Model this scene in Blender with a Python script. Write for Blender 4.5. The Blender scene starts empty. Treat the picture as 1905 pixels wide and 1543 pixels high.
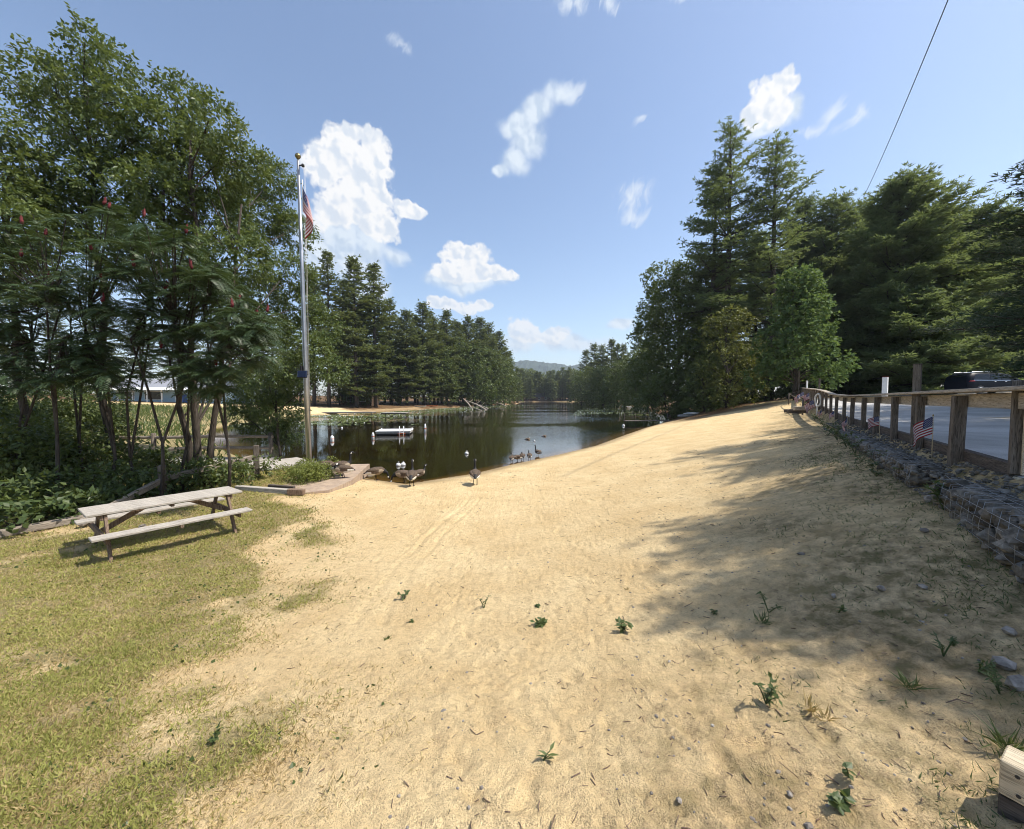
import bpy, math, random
import numpy as np
from mathutils import Vector, Matrix
R = math.radians
C = bpy.context.scene.collection
SC = bpy.context.scene
rng = np.random.default_rng(7)
random.seed(7)

# ------------------------------------------------------------------ camera
F, CX, CY = 720.0, 952.5, 771.5          # focal length and centre, in pixels of the photograph
PITCH = math.atan((CY-741.0)/F)
EYE = Vector((0, 0, 3.0))
cam_d = bpy.data.cameras.new("camera")
cam_d.sensor_width = 36; cam_d.lens = 36*F/1905.0
cam_d.clip_start = 0.05; cam_d.clip_end = 12000
cam = bpy.data.objects.new("camera", cam_d); C.objects.link(cam)
cam.location = EYE; cam.rotation_euler = (R(90)-PITCH, 0, 0)
SC.camera = cam
# ------------------------------------------------------------------ sun, sky, exposure
SUN_EL, SUN_A = R(58), R(-5)              # elevation; angle from +X towards +Y
sdir = Vector((math.cos(SUN_EL)*math.cos(SUN_A), math.cos(SUN_EL)*math.sin(SUN_A), math.sin(SUN_EL)))
sun_d = bpy.data.lights.new("sun", 'SUN'); sun_d.energy = 4.3; sun_d.angle = R(0.53); sun_d.color = (1, .94, .84)
sun = bpy.data.objects.new("sun", sun_d); C.objects.link(sun)
sun.rotation_euler = (-sdir).to_track_quat('-Z', 'Y').to_euler(); sun.location = (40, 0, 60)
SC.view_settings.view_transform = 'Standard'; SC.view_settings.look = 'None'
SC.view_settings.exposure = 0.55; SC.view_settings.gamma = 1
SC.render.engine = 'CYCLES'
cy = SC.cycles
cy.max_bounces = 5; cy.diffuse_bounces = 2; cy.glossy_bounces = 2; cy.transmission_bounces = 3
cy.transparent_max_bounces = 8; cy.use_denoising = True; cy.caustics_reflective = False; cy.caustics_refractive = False
cy.sample_clamp_indirect = 6; cy.filter_width = 1.0; cy.use_adaptive_sampling = True; cy.adaptive_threshold = 0.025; cy.volume_bounces = 0

class NT:
    def __init__(s, nt): s.nt = nt; s.nt.nodes.clear()
    def n(s, t, ins=None, **props):
        nd = s.nt.nodes.new(t)
        for k, v in props.items(): setattr(nd, k, v)
        for k, v in (ins or {}).items():
            sk = nd.inputs[k]
            if isinstance(v, bpy.types.NodeSocket): s.nt.links.new(v, sk)
            elif isinstance(v, bpy.types.Node): s.nt.links.new(v.outputs[0], sk)
            else:
                if hasattr(sk.default_value, '__len__') and not isinstance(v, (int, float)):
                    v = tuple(v)
                    if len(sk.default_value) == 4 and len(v) == 3: v = v+(1,)
                sk.default_value = v
        return nd
    def math(s, op, a, b=0.0, c=0.0, clamp=False): return s.n('ShaderNodeMath', {0: a, 1: b, 2: c}, operation=op, use_clamp=clamp).outputs[0]
    def vm(s, op, a, b=(0, 0, 0)):
        nd = s.n('ShaderNodeVectorMath', {0: a, 1: b}, operation=op)
        return nd.outputs['Value'] if op in ('LENGTH', 'DOT_PRODUCT') else nd.outputs[0]
    def mix(s, f, a, b, blend='MIX'): return s.n('ShaderNodeMix', {0: f, 6: a, 7: b}, data_type='RGBA', blend_type=blend).outputs[2]
    def fmix(s, f, a, b): return s.n('ShaderNodeMix', {0: f, 2: a, 3: b}, data_type='FLOAT').outputs[0]
    def noise(s, vec, scale, detail=3, rough=.55, dist=0.0):
        return s.n('ShaderNodeTexNoise', {'Vector': vec, 'Scale': scale, 'Detail': detail, 'Roughness': rough, 'Distortion': dist}).outputs[0]
    def rng(s, v, a, b, c=0.0, d=1.0, smooth=False):
        return s.n('ShaderNodeMapRange', {0: v, 1: a, 2: b, 3: c, 4: d}, interpolation_type='SMOOTHSTEP' if smooth else 'LINEAR').outputs[0]
    def attr(s, name): return s.n('ShaderNodeAttribute', attribute_name=name).outputs['Fac']

def ray(px, py):
    d = Vector(((px-CX)/F, 1.0, -(py-CY)/F))
    c, s_ = math.cos(-PITCH), math.sin(-PITCH)
    return Vector((d.x, d.y*c-d.z*s_, d.y*s_+d.z*c))
def P(px, py, Y):                          # the point that far out (metres along Y) in that direction
    d = ray(px, py); return EYE + d*(Y/d.y)

# ------------------------------------------------------------------ world: Nishita sky with clouds by sky direction
world = bpy.data.worlds.new("World"); SC.world = world; world.use_nodes = True
w = NT(world.node_tree)
sky = w.n('ShaderNodeTexSky', sky_type='NISHITA', sun_disc=False, sun_elevation=SUN_EL, sun_rotation=math.atan2(sdir.x, sdir.y),
          altitude=100, air_density=1.0, dust_density=1.0, ozone_density=.9)
SKY_STR = 0.142
tc = w.n('ShaderNodeTexCoord').outputs['Generated']
sep = w.n('ShaderNodeSeparateXYZ', {0: tc})
azim = w.math('ARCTAN2', sep.outputs[0], sep.outputs[1]); elev = w.math('ARCSINE', sep.outputs[2])
ang = w.n('ShaderNodeCombineXYZ', {0: azim, 1: elev, 2: 0.0}).outputs[0]
def azel(px, py):
    d = ray(px, py).normalized(); return math.atan2(d.x, d.y), math.asin(d.z)
w1 = w.n('ShaderNodeTexNoise', {'Vector': ang, 'Scale': 9.0, 'Detail': 3.0}).outputs[1]
wang = w.vm('ADD', ang, w.vm('MULTIPLY', w.vm('SUBTRACT', w1, (.5, .5, .5)), (.07, .07, 0)))
def cloud_field(puffs):
    acc = None
    for px, py, rx, ry in puffs:
        a, e = azel(px, py); a2, e2 = azel(px+rx, py); a3, e3 = azel(px, py-ry)
        d = w.vm('LENGTH', w.vm('MULTIPLY', w.vm('SUBTRACT', wang, (a, e, 0)), (1/abs(a2-a), 1/abs(e3-e), 0)))
        f = w.math('SUBTRACT', 1.0, d)
        acc = f if acc is None else w.math('SMOOTH_MAX', acc, f, .25)
    return acc
crisp = [(648, 287, 58, 48), (600, 308, 44, 44), (628, 300, 50, 45), (697, 292, 40, 50), (660, 350, 78, 62), (698, 375, 46, 60), (705, 425, 40, 50), (762, 392, 36, 22), (640, 390, 70, 50),
         (866, 476, 52, 34), (835, 500, 44, 26), (905, 503, 50, 28), (870, 505, 80, 26), (935, 512, 36, 18), (830, 562, 58, 15), (880, 572, 45, 14), (975, 612, 46, 24), (1010, 625, 60, 22),
         (1468, 150, 38, 32), (1435, 185, 52, 48), (1452, 210, 46, 40), (1402, 222, 40, 30)]
soft = [(640, 440, 80, 70), (655, 490, 70, 50), (690, 470, 40, 60), (610, 420, 60, 70), (735, 475, 36, 20), (600, 470, 50, 60), (870, 525, 95, 24), (820, 515, 50, 24), (1040, 640, 90, 26), (970, 640, 50, 30), (1110, 640, 60, 18), (1160, 605, 30, 14), (690, 540, 50, 40),
        (1042, 185, 34, 36), (1005, 215, 50, 38), (955, 235, 52, 30), (985, 262, 46, 36), (960, 300, 32, 36), (935, 322, 24, 16), (1430, 235, 70, 26), (1490, 190, 22, 40)]
wisp = [(1560, 212, 44, 36), (1605, 212, 28, 28), (1520, 240, 44, 20), (1575, 232, 50, 20), (1188, 350, 44, 34), (1175, 395, 46, 26), (1165, 360, 36, 36),
        (1060, 5, 48, 30), (1135, 5, 32, 26), (1275, 0, 46, 22), (750, 88, 30, 26), (1187, 228, 22, 14), (1065, 175, 28, 36)]
vor = lambda off, sc: w.n('ShaderNodeTexVoronoi', {'Vector': w.vm('ADD', wfine, off), 'Scale': sc, 'Smoothness': .35}, feature='SMOOTH_F1').outputs['Distance']
wf1 = w.n('ShaderNodeTexNoise', {'Vector': ang, 'Scale': 45.0, 'Detail': 3.0}).outputs[1]
wfine = w.vm('ADD', ang, w.vm('MULTIPLY', w.vm('SUBTRACT', wf1, (.5, .5, .5)), (.022, .022, 0)))
n1 = w.noise(ang, 60, 6, .6, .1); v1 = vor((0, 0, 0), 26); v2 = vor((.3, .1, 0), 62); v1o = vor((-.012, -.014, 0), 26); v2o = vor((.3-.006, .1-.006, 0), 62)
st_ = w.vm('ADD', ang, w.vm('MULTIPLY', w.vm('SUBTRACT', w1, (.5, .5, .5)), (.1, .1, 0)))
rotv = w.n('ShaderNodeVectorRotate', {'Vector': st_, 'Angle': R(-50)}, rotation_type='Z_AXIS').outputs[0]
n3 = w.noise(w.vm('MULTIPLY', rotv, (1.0, 2.6, 1)), 17, 7, .6, .6)
n4 = w.noise(ang, 13, 6, .55, .5)
fc = cloud_field(crisp); fs_ = cloud_field(soft); fw = cloud_field(wisp)
dens_c = w.math('ADD', w.math('ADD', w.math('MULTIPLY', fc, 1.75), w.math('MULTIPLY', w.math('SUBTRACT', .50, v1), 1.0)), w.math('ADD', w.math('MULTIPLY', w.math('SUBTRACT', .45, v2), .55), w.math('MULTIPLY', w.math('SUBTRACT', n1, .5), .9)))
dens_s = w.math('ADD', w.math('MULTIPLY', fs_, 1.1), w.math('MULTIPLY', w.math('SUBTRACT', n4, .46), 1.9))
dens_w = w.math('ADD', w.math('MULTIPLY', fw, .9), w.math('MULTIPLY', w.math('SUBTRACT', n3, .56), 2.6))
a_c = w.math('MULTIPLY', w.rng(dens_c, .08, .56, 0, 1, True), w.rng(fc, -.12, .1, 0, 1, True))
a_s = w.math('MULTIPLY', w.rng(dens_s, -.05, .95, 0, .92, True), w.rng(fs_, -.12, .4, 0, 1, True))
a_w = w.math('MULTIPLY', w.rng(dens_w, -.05, 1.1, 0, .85, True), w.rng(fw, -.12, .4, 0, 1, True))
lit = w.rng(w.math('ADD', w.math('SUBTRACT', v1, v1o), w.math('MULTIPLY', w.math('SUBTRACT', v2, v2o), .6)), -.38, .22, 0, 1, True)
ccol = w.mix(w.math('ADD', lit, w.math('MULTIPLY', w.math('SUBTRACT', 1.0, w.rng(dens_c, .3, 1.1, 0, 1)), .35), clamp=True), (.50, .55, .62), (.69, .69, .69))
low = w.rng(elev, .03, .33, .6, 1.0)
a_c = w.math('MULTIPLY', a_c, low)
skyc = w.n('ShaderNodeVectorMath', {0: sky.outputs[0], 'Scale': SKY_STR}, operation='SCALE').outputs[0]
col = w.mix(a_s, skyc, w.mix(lit, (.42, .50, .60), (.57, .63, .69)))
col = w.mix(a_w, col, (.57, .62, .68))
col = w.mix(a_c, col, ccol)
bg = w.n('ShaderNodeBackground', {'Color': col, 'Strength': 1.0})
w.n('ShaderNodeOutputWorld', {'Surface': bg})
world.cycles.sampling_method = 'MANUAL'; world.cycles.sample_map_resolution = 512

# ------------------------------------------------------------------ helpers
def tag(o, label=None, cat=None, group=None, kind=None):
    if label: o['label'] = label
    if cat: o['category'] = cat
    if group: o['group'] = group
    if kind: o['kind'] = kind
    return o
def thing(name, label, cat, loc=(0, 0, 0), rz=0, group=None):
    o = bpy.data.objects.new(name, None); C.objects.link(o); o.empty_display_size = .2
    o.location = loc; o.rotation_euler = (0, 0, rz)
    return tag(o, label, cat, group)
class MB:
    """collects verts and faces, then links them as one mesh object"""
    def __init__(s): s.v = []; s.f = []; s.nv = 0
    def add(s, v, f, m=0, smooth=False):
        v = np.asarray(v, float).reshape(-1, 3); f = np.asarray(f, int)
        s.v.append(v); s.f.append((f+s.nv, m, smooth)); s.nv += len(v); return s
    def polys(s, v, fl, m=0, smooth=False):
        v = np.asarray(v, float).reshape(-1, 3); s.v.append(v)
        for f in fl: s.f.append((np.asarray([f], int)+s.nv, m, smooth))
        s.nv += len(v); return s
    def mesh(s, name, mats):
        me = bpy.data.meshes.new(name)
        v = np.concatenate(s.v) if s.v else np.zeros((0, 3))
        me.vertices.add(len(v)); me.vertices.foreach_set('co', v.ravel())
        loops = np.concatenate([f.ravel() for f, _, _ in s.f]); tot = np.concatenate([np.full(len(f), f.shape[1]) for f, _, _ in s.f])
        mi = np.concatenate([np.full(len(f), m) for f, m, _ in s.f]); sm = np.concatenate([np.full(len(f), t) for f, _, t in s.f])
        me.loops.add(len(loops)); me.loops.foreach_set('vertex_index', loops)
        me.polygons.add(len(tot)); me.polygons.foreach_set('loop_start', np.concatenate([[0], np.cumsum(tot)[:-1]])); me.polygons.foreach_set('loop_total', tot)
        me.polygons.foreach_set('material_index', mi); me.polygons.foreach_set('use_smooth', sm.astype(bool))
        for m in (mats if isinstance(mats, (list, tuple)) else [mats]): me.materials.append(m)
        me.update(calc_edges=True); me.validate(); return me
    def build(s, name, mats, parent=None, loc=None, rot=None):
        o = bpy.data.objects.new(name, s.mesh(name, mats)); C.objects.link(o)
        if parent is not None: o.parent = parent
        if loc is not None: o.location = loc
        if rot is not None: o.rotation_euler = rot
        return o
    # shapes
    def box(s, c, d, m=0, rot=None, bev=0.0, taper=1.0):
        """box centred at c, full size d, chamfered edges"""
        x, y, z = np.asarray(d, float)/2
        if bev <= 0:
            v = np.array([(sx*x*(taper if sz > 0 else 1), sy*y*(taper if sz > 0 else 1), sz*z) for sz in (-1, 1) for sy in (-1, 1) for sx in (-1, 1)])
            f = [(0, 2, 3, 1), (4, 5, 7, 6), (0, 1, 5, 4), (2, 6, 7, 3), (0, 4, 6, 2), (1, 3, 7, 5)]
        else:
            b = min(bev, .45*min(2*x, 2*y, 2*z))
            v = []; idx = {}
            for sx in (-1, 1):
                for sy in (-1, 1):
                    for sz in (-1, 1):
                        for a in range(3):
                            p = [sx*x, sy*y, sz*z]; q = [sx, sy, sz]
                            for k in range(3):
                                if k != a: p[k] -= q[k]*b
                            idx[(sx, sy, sz, a)] = len(v); v.append(p)
            v = np.array(v, float); f = []
            S = (-1, 1)
            for sg in S:
                f.append([idx[(sg, a, b2, 0)] for a, b2 in ((-1, -1), (1, -1), (1, 1), (-1, 1))][::sg])
                f.append([idx[(a, sg, b2, 1)] for a, b2 in ((-1, -1), (-1, 1), (1, 1), (1, -1))][::sg])
                f.append([idx[(a, b2, sg, 2)] for a, b2 in ((-1, -1), (1, -1), (1, 1), (-1, 1))][::sg])
            for s1 in S:
                for s2 in S:
                    f.append([idx[(s1, s2, -1, 0)], idx[(s1, s2, 1, 0)], idx[(s1, s2, 1, 1)], idx[(s1, s2, -1, 1)]])
                    f.append([idx[(s1, -1, s2, 0)], idx[(s1, 1, s2, 0)], idx[(s1, 1, s2, 2)], idx[(s1, -1, s2, 2)]])
                    f.append([idx[(-1, s1, s2, 1)], idx[(1, s1, s2, 1)], idx[(1, s1, s2, 2)], idx[(-1, s1, s2, 2)]])
                    for s3 in S: f.append([idx[(s1, s2, s3, 0)], idx[(s1, s2, s3, 1)], idx[(s1, s2, s3, 2)]])
        if rot is not None: v = v @ np.array(rot.to_3x3() if isinstance(rot, Matrix) else rot).T
        s.polys(v+np.asarray(c, float), f, m); return s
    def beam(s, a, b, wd, ht, m=0, bev=.006, up=(0, 0, 1)):
        a, b = Vector(a), Vector(b); x = (b-a); L = x.length; x.normalize(); u = Vector(up)
        y = u.cross(x)
        if y.length < 1e-4: y = Vector((0, 1, 0)).cross(x)
        y.normalize(); z = x.cross(y)
        M = Matrix((x, y, z)).transposed()
        return s.box((a+b)/2, (L, wd, ht), m, M, bev)
    def tube(s, pts, rad, k=6, m=0, smooth=True, cap=True):
        pts = np.asarray(pts, float); n = len(pts); rad = np.broadcast_to(np.asarray(rad, float), (n,))
        t = np.gradient(pts, axis=0); t /= np.linalg.norm(t, axis=1)[:, None]+1e-9
        ref = np.array((0, 0, 1.0)) if abs(t[0][2]) < .85 else np.array((1.0, 0, 0))
        u = np.cross(t, ref); u /= np.linalg.norm(u, axis=1)[:, None]+1e-9; wv = np.cross(u, t)
        a = np.arange(k)*2*np.pi/k
        v = pts[:, None]+rad[:, None, None]*(np.cos(a)[None, :, None]*u[:, None]+np.sin(a)[None, :, None]*wv[:, None])
        i = np.arange(n-1)[:, None]*k; j = np.arange(k)[None]; j2 = (j+1) % k
        f = np.stack([i+j, i+j2, i+k+j2, i+k+j], -1).reshape(-1, 4)
        s.add(v.reshape(-1, 3), f, m, smooth)
        if cap:
            b = s.nv-n*k
            s.f.append((np.array([list(range(b, b+k))[::-1]]), m, False)); s.f.append((np.array([list(range(b+(n-1)*k, b+n*k))]), m, False))
        return s
    def lathe(s, prof, k=16, m=0, c=(0, 0, 0), smooth=True):
        prof = np.asarray(prof, float); a = np.arange(k)*2*np.pi/k; n = len(prof)
        v = np.stack([prof[:, :1]*np.cos(a), prof[:, :1]*np.sin(a), np.repeat(prof[:, 1:], k, 1)], -1)+np.asarray(c, float)
        i = np.arange(n-1)[:, None]*k; j = np.arange(k)[None]; j2 = (j+1) % k
        return s.add(v.reshape(-1, 3), np.stack([i+j, i+j2, i+k+j2, i+k+j], -1).reshape(-1, 4), m, smooth)
    def leaves(s, Pn, D, N, L, W, m=0, bend=.1):
        """diamond leaves: base points, directions, normals, lengths, widths"""
        D = D/(np.linalg.norm(D, axis=1)[:, None]+1e-9); S = np.cross(D, N); S /= np.linalg.norm(S, axis=1)[:, None]+1e-9
        Nn = np.cross(S, D); L = np.broadcast_to(L, (len(Pn),))[:, None]; W = np.broadcast_to(W, (len(Pn),))[:, None]
        v = np.stack([Pn, Pn+D*L*.45+S*W*.5, Pn+D*L-Nn*L*bend, Pn+D*L*.45-S*W*.5], 1)
        return s.add(v.reshape(-1, 3), np.arange(len(Pn)*4).reshape(-1, 4), m)
def dup(root, loc=None, rz=None, label=None, group=None, scale=None):
    r = root.copy(); C.objects.link(r)
    if loc is not None: r.location = loc
    if rz is not None: r.rotation_euler = (0, 0, rz)
    if scale is not None: r.scale = scale if hasattr(scale, '__len__') else (scale,)*3
    if label: r['label'] = label
    if group: r['group'] = group
    for ch in list(root.children):
        c = ch.copy(); C.objects.link(c); c.parent = r
        for g in list(ch.children):
            d = g.copy(); C.objects.link(d); d.parent = c
    return r
def rdir(n, r=rng):
    v = r.normal(size=(n, 3)); return v/np.linalg.norm(v, axis=1)[:, None]

# ------------------------------------------------------------------ materials
def mat(name, fn):
    m = bpy.data.materials.new(name); m.use_nodes = True; t = NT(m.node_tree); sh = fn(t)
    t.n('ShaderNodeOutputMaterial', {'Surface': sh}); return m
def bsdf(t, col, rough=.7, metal=0.0, bump=None, spec=.3, bdist=.02, bstr=.5, **kw):
    d = {'Base Color': col, 'Roughness': rough, 'Metallic': metal, 'Specular IOR Level': spec}
    d.update(kw)
    if bump is not None: d['Normal'] = t.n('ShaderNodeBump', {'Height': bump, 'Distance': bdist, 'Strength': bstr}).outputs[0]
    return t.n('ShaderNodeBsdfPrincipled', d).outputs[0]
def obj_co(t): return t.n('ShaderNodeTexCoord').outputs['Object']
def geo_co(t): return t.n('ShaderNodeNewGeometry').outputs['Position']
def leaf_mat(name, c1, c2, c3=None, trans=.3, rough=.45, spec=.35):
    def fn(t):
        g = t.n('ShaderNodeNewGeometry'); ri = g.outputs['Random Per Island']
        nz = t.rng(t.noise(g.outputs['Position'], .9, 2), .35, .65)
        oi = t.n('ShaderNodeObjectInfo').outputs['Random']
        col = t.mix(t.math('ADD', t.math('MULTIPLY', ri, .6), t.math('MULTIPLY', nz, .4)), c1, c2)
        col = t.mix(t.math('MULTIPLY', oi, .35), col, c3 or c1)
        p = bsdf(t, col, rough, spec=spec)
        tr = t.n('ShaderNodeBsdfTranslucent', {'Color': t.mix(.5, col, (c2[0]*1.6, c2[1]*1.5, c2[2]*.7))})
        return t.n('ShaderNodeMixShader', {0: trans, 1: p, 2: tr}).outputs[0]
    return mat(name, fn)
def wood_mat(name, c1, c2, axis=0, c3=None, rough=.85, spec=.2, sc=1.0):
    def fn(t):
        s = [14.0*sc]*3; s[axis] = .9*sc
        ri = t.n('ShaderNodeNewGeometry').outputs['Random Per Island']
        co = t.vm('ADD', t.vm('MULTIPLY', obj_co(t), s), t.n('ShaderNodeCombineXYZ', {0: t.math('MULTIPLY', ri, 37.0), 1: ri, 2: ri}).outputs[0])
        g = t.noise(co, 2.2, 6, .7, .6); fine = t.noise(co, 9, 3, .7)
        col = t.mix(t.rng(g, .34, .68), c1, c2)
        col = t.mix(t.math('MULTIPLY', t.rng(fine, .50, .62), .85), col, tuple(x*.36 for x in c1))
        col = t.mix(t.rng(ri, 0, 1, 0, .35), col, c3 or tuple(x*.7 for x in c1))
        st = t.rng(t.noise(obj_co(t), 3.5, 4), .55, .75)
        col = t.mix(t.math('MULTIPLY', st, .45), col, tuple(x*.5 for x in c2))
        return bsdf(t, col, rough, spec=spec, bump=t.math('ADD', t.math('MULTIPLY', g, .5), fine), bdist=.006, bstr=.7)
    return mat(name, fn)
def flat_mat(name, col, rough=.6, metal=0.0, spec=.4, var=.15, sc=6.0, bump=False):
    def fn(t):
        n = t.noise(obj_co(t), sc, 4)
        c = t.mix(t.rng(n, .35, .7), tuple(x*(1-var) for x in col), tuple(min(1, x*(1+var)) for x in col))
        return bsdf(t, c, rough, metal, spec=spec, bump=n if bump else None, bdist=.02)
    return mat(name, fn)
def bark_mat(name, c1, c2):
    def fn(t):
        g = geo_co(t); n = t.noise(t.vm('MULTIPLY', g, (9, 9, 1.8)), 1.6, 5, .7, .8)
        return bsdf(t, t.mix(t.rng(n, .35, .7), c1, c2), .9, spec=.15, bump=n, bdist=.05, bstr=.9)
    return mat(name, fn)
M = {}
M['bark'] = bark_mat('bark', (.035, .028, .022), (.12, .10, .085))
M['bark_light'] = bark_mat('bark_light', (.07, .055, .045), (.20, .17, .14))
M['needle'] = leaf_mat('pine_needles', (.078, .12, .058), (.195, .245, .105), (.12, .165, .09), .44, .55)
M['needle_far'] = leaf_mat('far_pine_needles', (.070, .100, .040), (.175, .205, .075), (.11, .14, .06), .36, .5)
M['hemlock'] = leaf_mat('hemlock_needles', (.025, .05, .025), (.07, .105, .05), None, .25, .5)
M['locust'] = leaf_mat('locust_leaves', (.030, .060, .018), (.185, .235, .080), (.07, .11, .035), .28, .42)  # leaf tones spread wide to imitate dark gaps and bright glints in the crown
M['sumac'] = leaf_mat('sumac_leaves', (.028, .058, .022), (.085, .12, .045), None, .25, .42, .45)
M['broad'] = leaf_mat('broad_leaves', (.036, .068, .020), (.15, .19, .058), (.11, .13, .04), .32, .45)
M['maple'] = leaf_mat('maple_leaves', (.05, .10, .036), (.165, .235, .085), None, .32, .6, .15)
M['olive'] = leaf_mat('olive_green_leaves', (.09, .115, .028), (.23, .245, .068), None, .3, .45)
M['weed'] = leaf_mat('weed_leaves', (.05, .085, .03), (.14, .175, .06), None, .3, .42)
M['yellowgreen'] = leaf_mat('low_shrub_leaves', (.10, .13, .03), (.25, .28, .07), (.16, .2, .05), .3, .45)
M['grass'] = leaf_mat('grass_blades', (.18, .205, .05), (.46, .43, .15), (.30, .31, .08), .25, .6, .2)
M['drygrass'] = leaf_mat('dry_grass_blades', (.26, .19, .08), (.60, .48, .25), None, .2, .7, .2)
M['deck'] = wood_mat('weathered_deck_boards', (.42, .38, .33), (.62, .58, .52), 0)
M['table'] = wood_mat('weathered_table_boards', (.38, .34, .29), (.62, .57, .50), 0)
M['table_leg'] = wood_mat('weathered_table_legs', (.17, .11, .075), (.36, .27, .20), 2)
M['rail'] = wood_mat('split_rail_wood', (.22, .18, .14), (.46, .40, .33), 0)
M['post'] = wood_mat('grey_post_wood', (.10, .082, .066), (.27, .23, .19), 2)
M['cap'] = wood_mat('pale_cap_board', (.40, .34, .27), (.66, .58, .48), 0)
M['kick'] = wood_mat('dark_curb_timber', (.06, .048, .04), (.20, .165, .14), 0)
M['newwood'] = wood_mat('new_brown_lumber', (.24, .13, .055), (.42, .25, .12), 2)
M['pale'] = wood_mat('pale_lumber', (.50, .41, .28), (.72, .62, .46), 0)
M['steel'] = flat_mat('brushed_aluminium', (.50, .50, .51), .38, .85, var=.12, sc=3)
M['wire'] = flat_mat('galvanised_wire', (.34, .35, .36), .45, .8)
M['gold'] = flat_mat('tarnished_gold_ball', (.30, .24, .12), .35, .9)
M['white'] = flat_mat('white_paint', (.78, .78, .76), .5, var=.06)
M['rope'] = flat_mat('white_rope', (.7, .68, .63), .9)
M['dark'] = flat_mat('dark_grey_plastic', (.03, .03, .033), .5)
M['panel'] = flat_mat('solar_panel', (.03, .045, .10), .15, spec=.6)
M['red'] = flat_mat('flag_red', (.34, .012, .02), .8, spec=.1, var=.08)
M['blue'] = flat_mat('flag_blue', (.025, .035, .15), .8, spec=.1, var=.08)
M['fwhite'] = flat_mat('flag_white', (.74, .72, .70), .8, spec=.1, var=.05)
M['orange'] = flat_mat('orange_plastic', (.65, .13, .03), .5)
M['seed'] = flat_mat('sumac_seed_cone', (.12, .014, .016), .8, sc=60, var=.5)
def stone_fn(c1, c2):
    def fn(t):
        ri = t.n('ShaderNodeNewGeometry').outputs['Random Per Island']; n = t.noise(geo_co(t), 14, 5, .65)
        c = t.mix(ri, c1, c2)
        return bsdf(t, t.mix(t.rng(n, .35, .7), tuple(x*.6 for x in c1), c), .85, spec=.25, bump=n, bdist=.02)
    return fn
M['stone'] = mat('grey_gabion_stone', stone_fn((.12, .108, .09), (.36, .33, .285)))
M['pebble'] = mat('pale_pebbles', stone_fn((.22, .19, .16), (.55, .51, .45)))
# ------------------------------------------------------------------ terrain
LAKE = np.array([(-3.7, 13.4), (-1.5, 15.3), (0, 17.4), (2.5, 20.5), (5.3, 24.3), (9, 31), (13.3, 38.6), (16, 43), (19, 48), (22, 54), (26, 66), (31, 88), (38, 115), (46, 150), (52, 210), (55, 300),
                 (30, 309), (6, 308), (4, 262), (4, 216), (-5, 172), (-16, 137), (-23, 105), (-28, 82), (-34, 66), (-34, 52), (-30, 38), (-23, 29), (-16.5, 22), (-12.5, 18.3), (-10.4, 16.6), (-8, 15.8), (-6.5, 15.1), (-5.2, 14.2)])
def lake_sd(x, y):
    """signed distance to the shoreline, positive on land"""
    p = np.stack([np.ravel(x), np.ravel(y)], -1).astype(float); d = np.full(len(p), 1e9); ins = np.zeros(len(p), bool)
    n = len(LAKE)
    for i in range(n):
        a, b = LAKE[i], LAKE[(i+1) % n]; e = b-a; q = p-a
        t = np.clip((q@e)/(e@e), 0, 1); d = np.minimum(d, np.hypot(*(q-t[:, None]*e).T))
        c = (a[1] > p[:, 1]) != (b[1] > p[:, 1])
        with np.errstate(divide='ignore', invalid='ignore'):
            ins ^= c & (p[:, 0] < (b[0]-a[0])*(p[:, 1]-a[1])/(b[1]-a[1]+1e-12)+a[0])
    return np.where(ins, -d, d).reshape(np.shape(x))
def fence_x(y): return 5.9+.68*(y-5.1)
def fence_s(x, y): return (x-fence_x(y))*.827          # metres on the lot side of the fence line
CP = np.array([(0, -3, 2.0), (-6, -3, 1.6), (0, -1, 1.65), (0, 1.6, 1.2), (0, 3.8, .66), (0, 7.5, .32), (0, 13, .16), (-5.8, 6.1, .37), (-4.9, 7.2, .42), (-9, 6.5, .45), (-2.4, 1.8, 1.02), (-5, 3.76, .62), (-12, 5, .5), (-3, 4.5, .58),
               (-7.3, 13.9, .42), (-12, 10, .3), (-4.5, 10, .34), (2.6, 1.95, 1.32), (2.3, .5, 1.5), (4.3, 3.9, 1.76), (5.0, 4.5, 1.80), (6.7, 7, 1.91), (8.5, 10, 1.91), (10.7, 13, 1.84), (14, 18, 1.75), (18, 24, 1.87), (22, 30, 2.2), (25.5, 36, 2.7),
               (2.3, 5.5, .78), (1.75, 3.6, .86), (3.5, 7.4, .78), (5.3, 9, 1.0), (6.8, 14, .95), (10, 20, .95), (3.5, 13, .50), (14, 26, 1.1), (18, 36, 1.15), (22, 40, 1.6), (26, 44, 2.4), (28, 50, 1.9)], float)
def _sat(d): return 1-np.exp(-np.maximum(d, 0)/2.5)
_T = CP[:, 2]/_sat(lake_sd(CP[:, 0], CP[:, 1]))
def _phi(r): return r
_n = len(CP); _K = _phi(np.hypot(CP[:, None, 0]-CP[None, :, 0], CP[:, None, 1]-CP[None, :, 1]))
_A = np.zeros((_n+3, _n+3)); _A[:_n, :_n] = _K-np.eye(_n)*.6; _A[:_n, _n] = 1; _A[:_n, _n+1:] = CP[:, :2]; _A[_n:, :_n] = _A[:_n, _n:].T
_W = np.linalg.solve(_A, np.concatenate([_T, np.zeros(3)]))
def sstep(a, b, x): t = np.clip((x-a)/(b-a), 0, 1); return t*t*(3-2*t)
def lot_z(x, y):
    s = np.maximum(fence_s(x, y), 0); return 2.17+.0365*np.maximum(y-15, 0)+.045*np.clip(s-2, 0, 40)+.006*s
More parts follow.
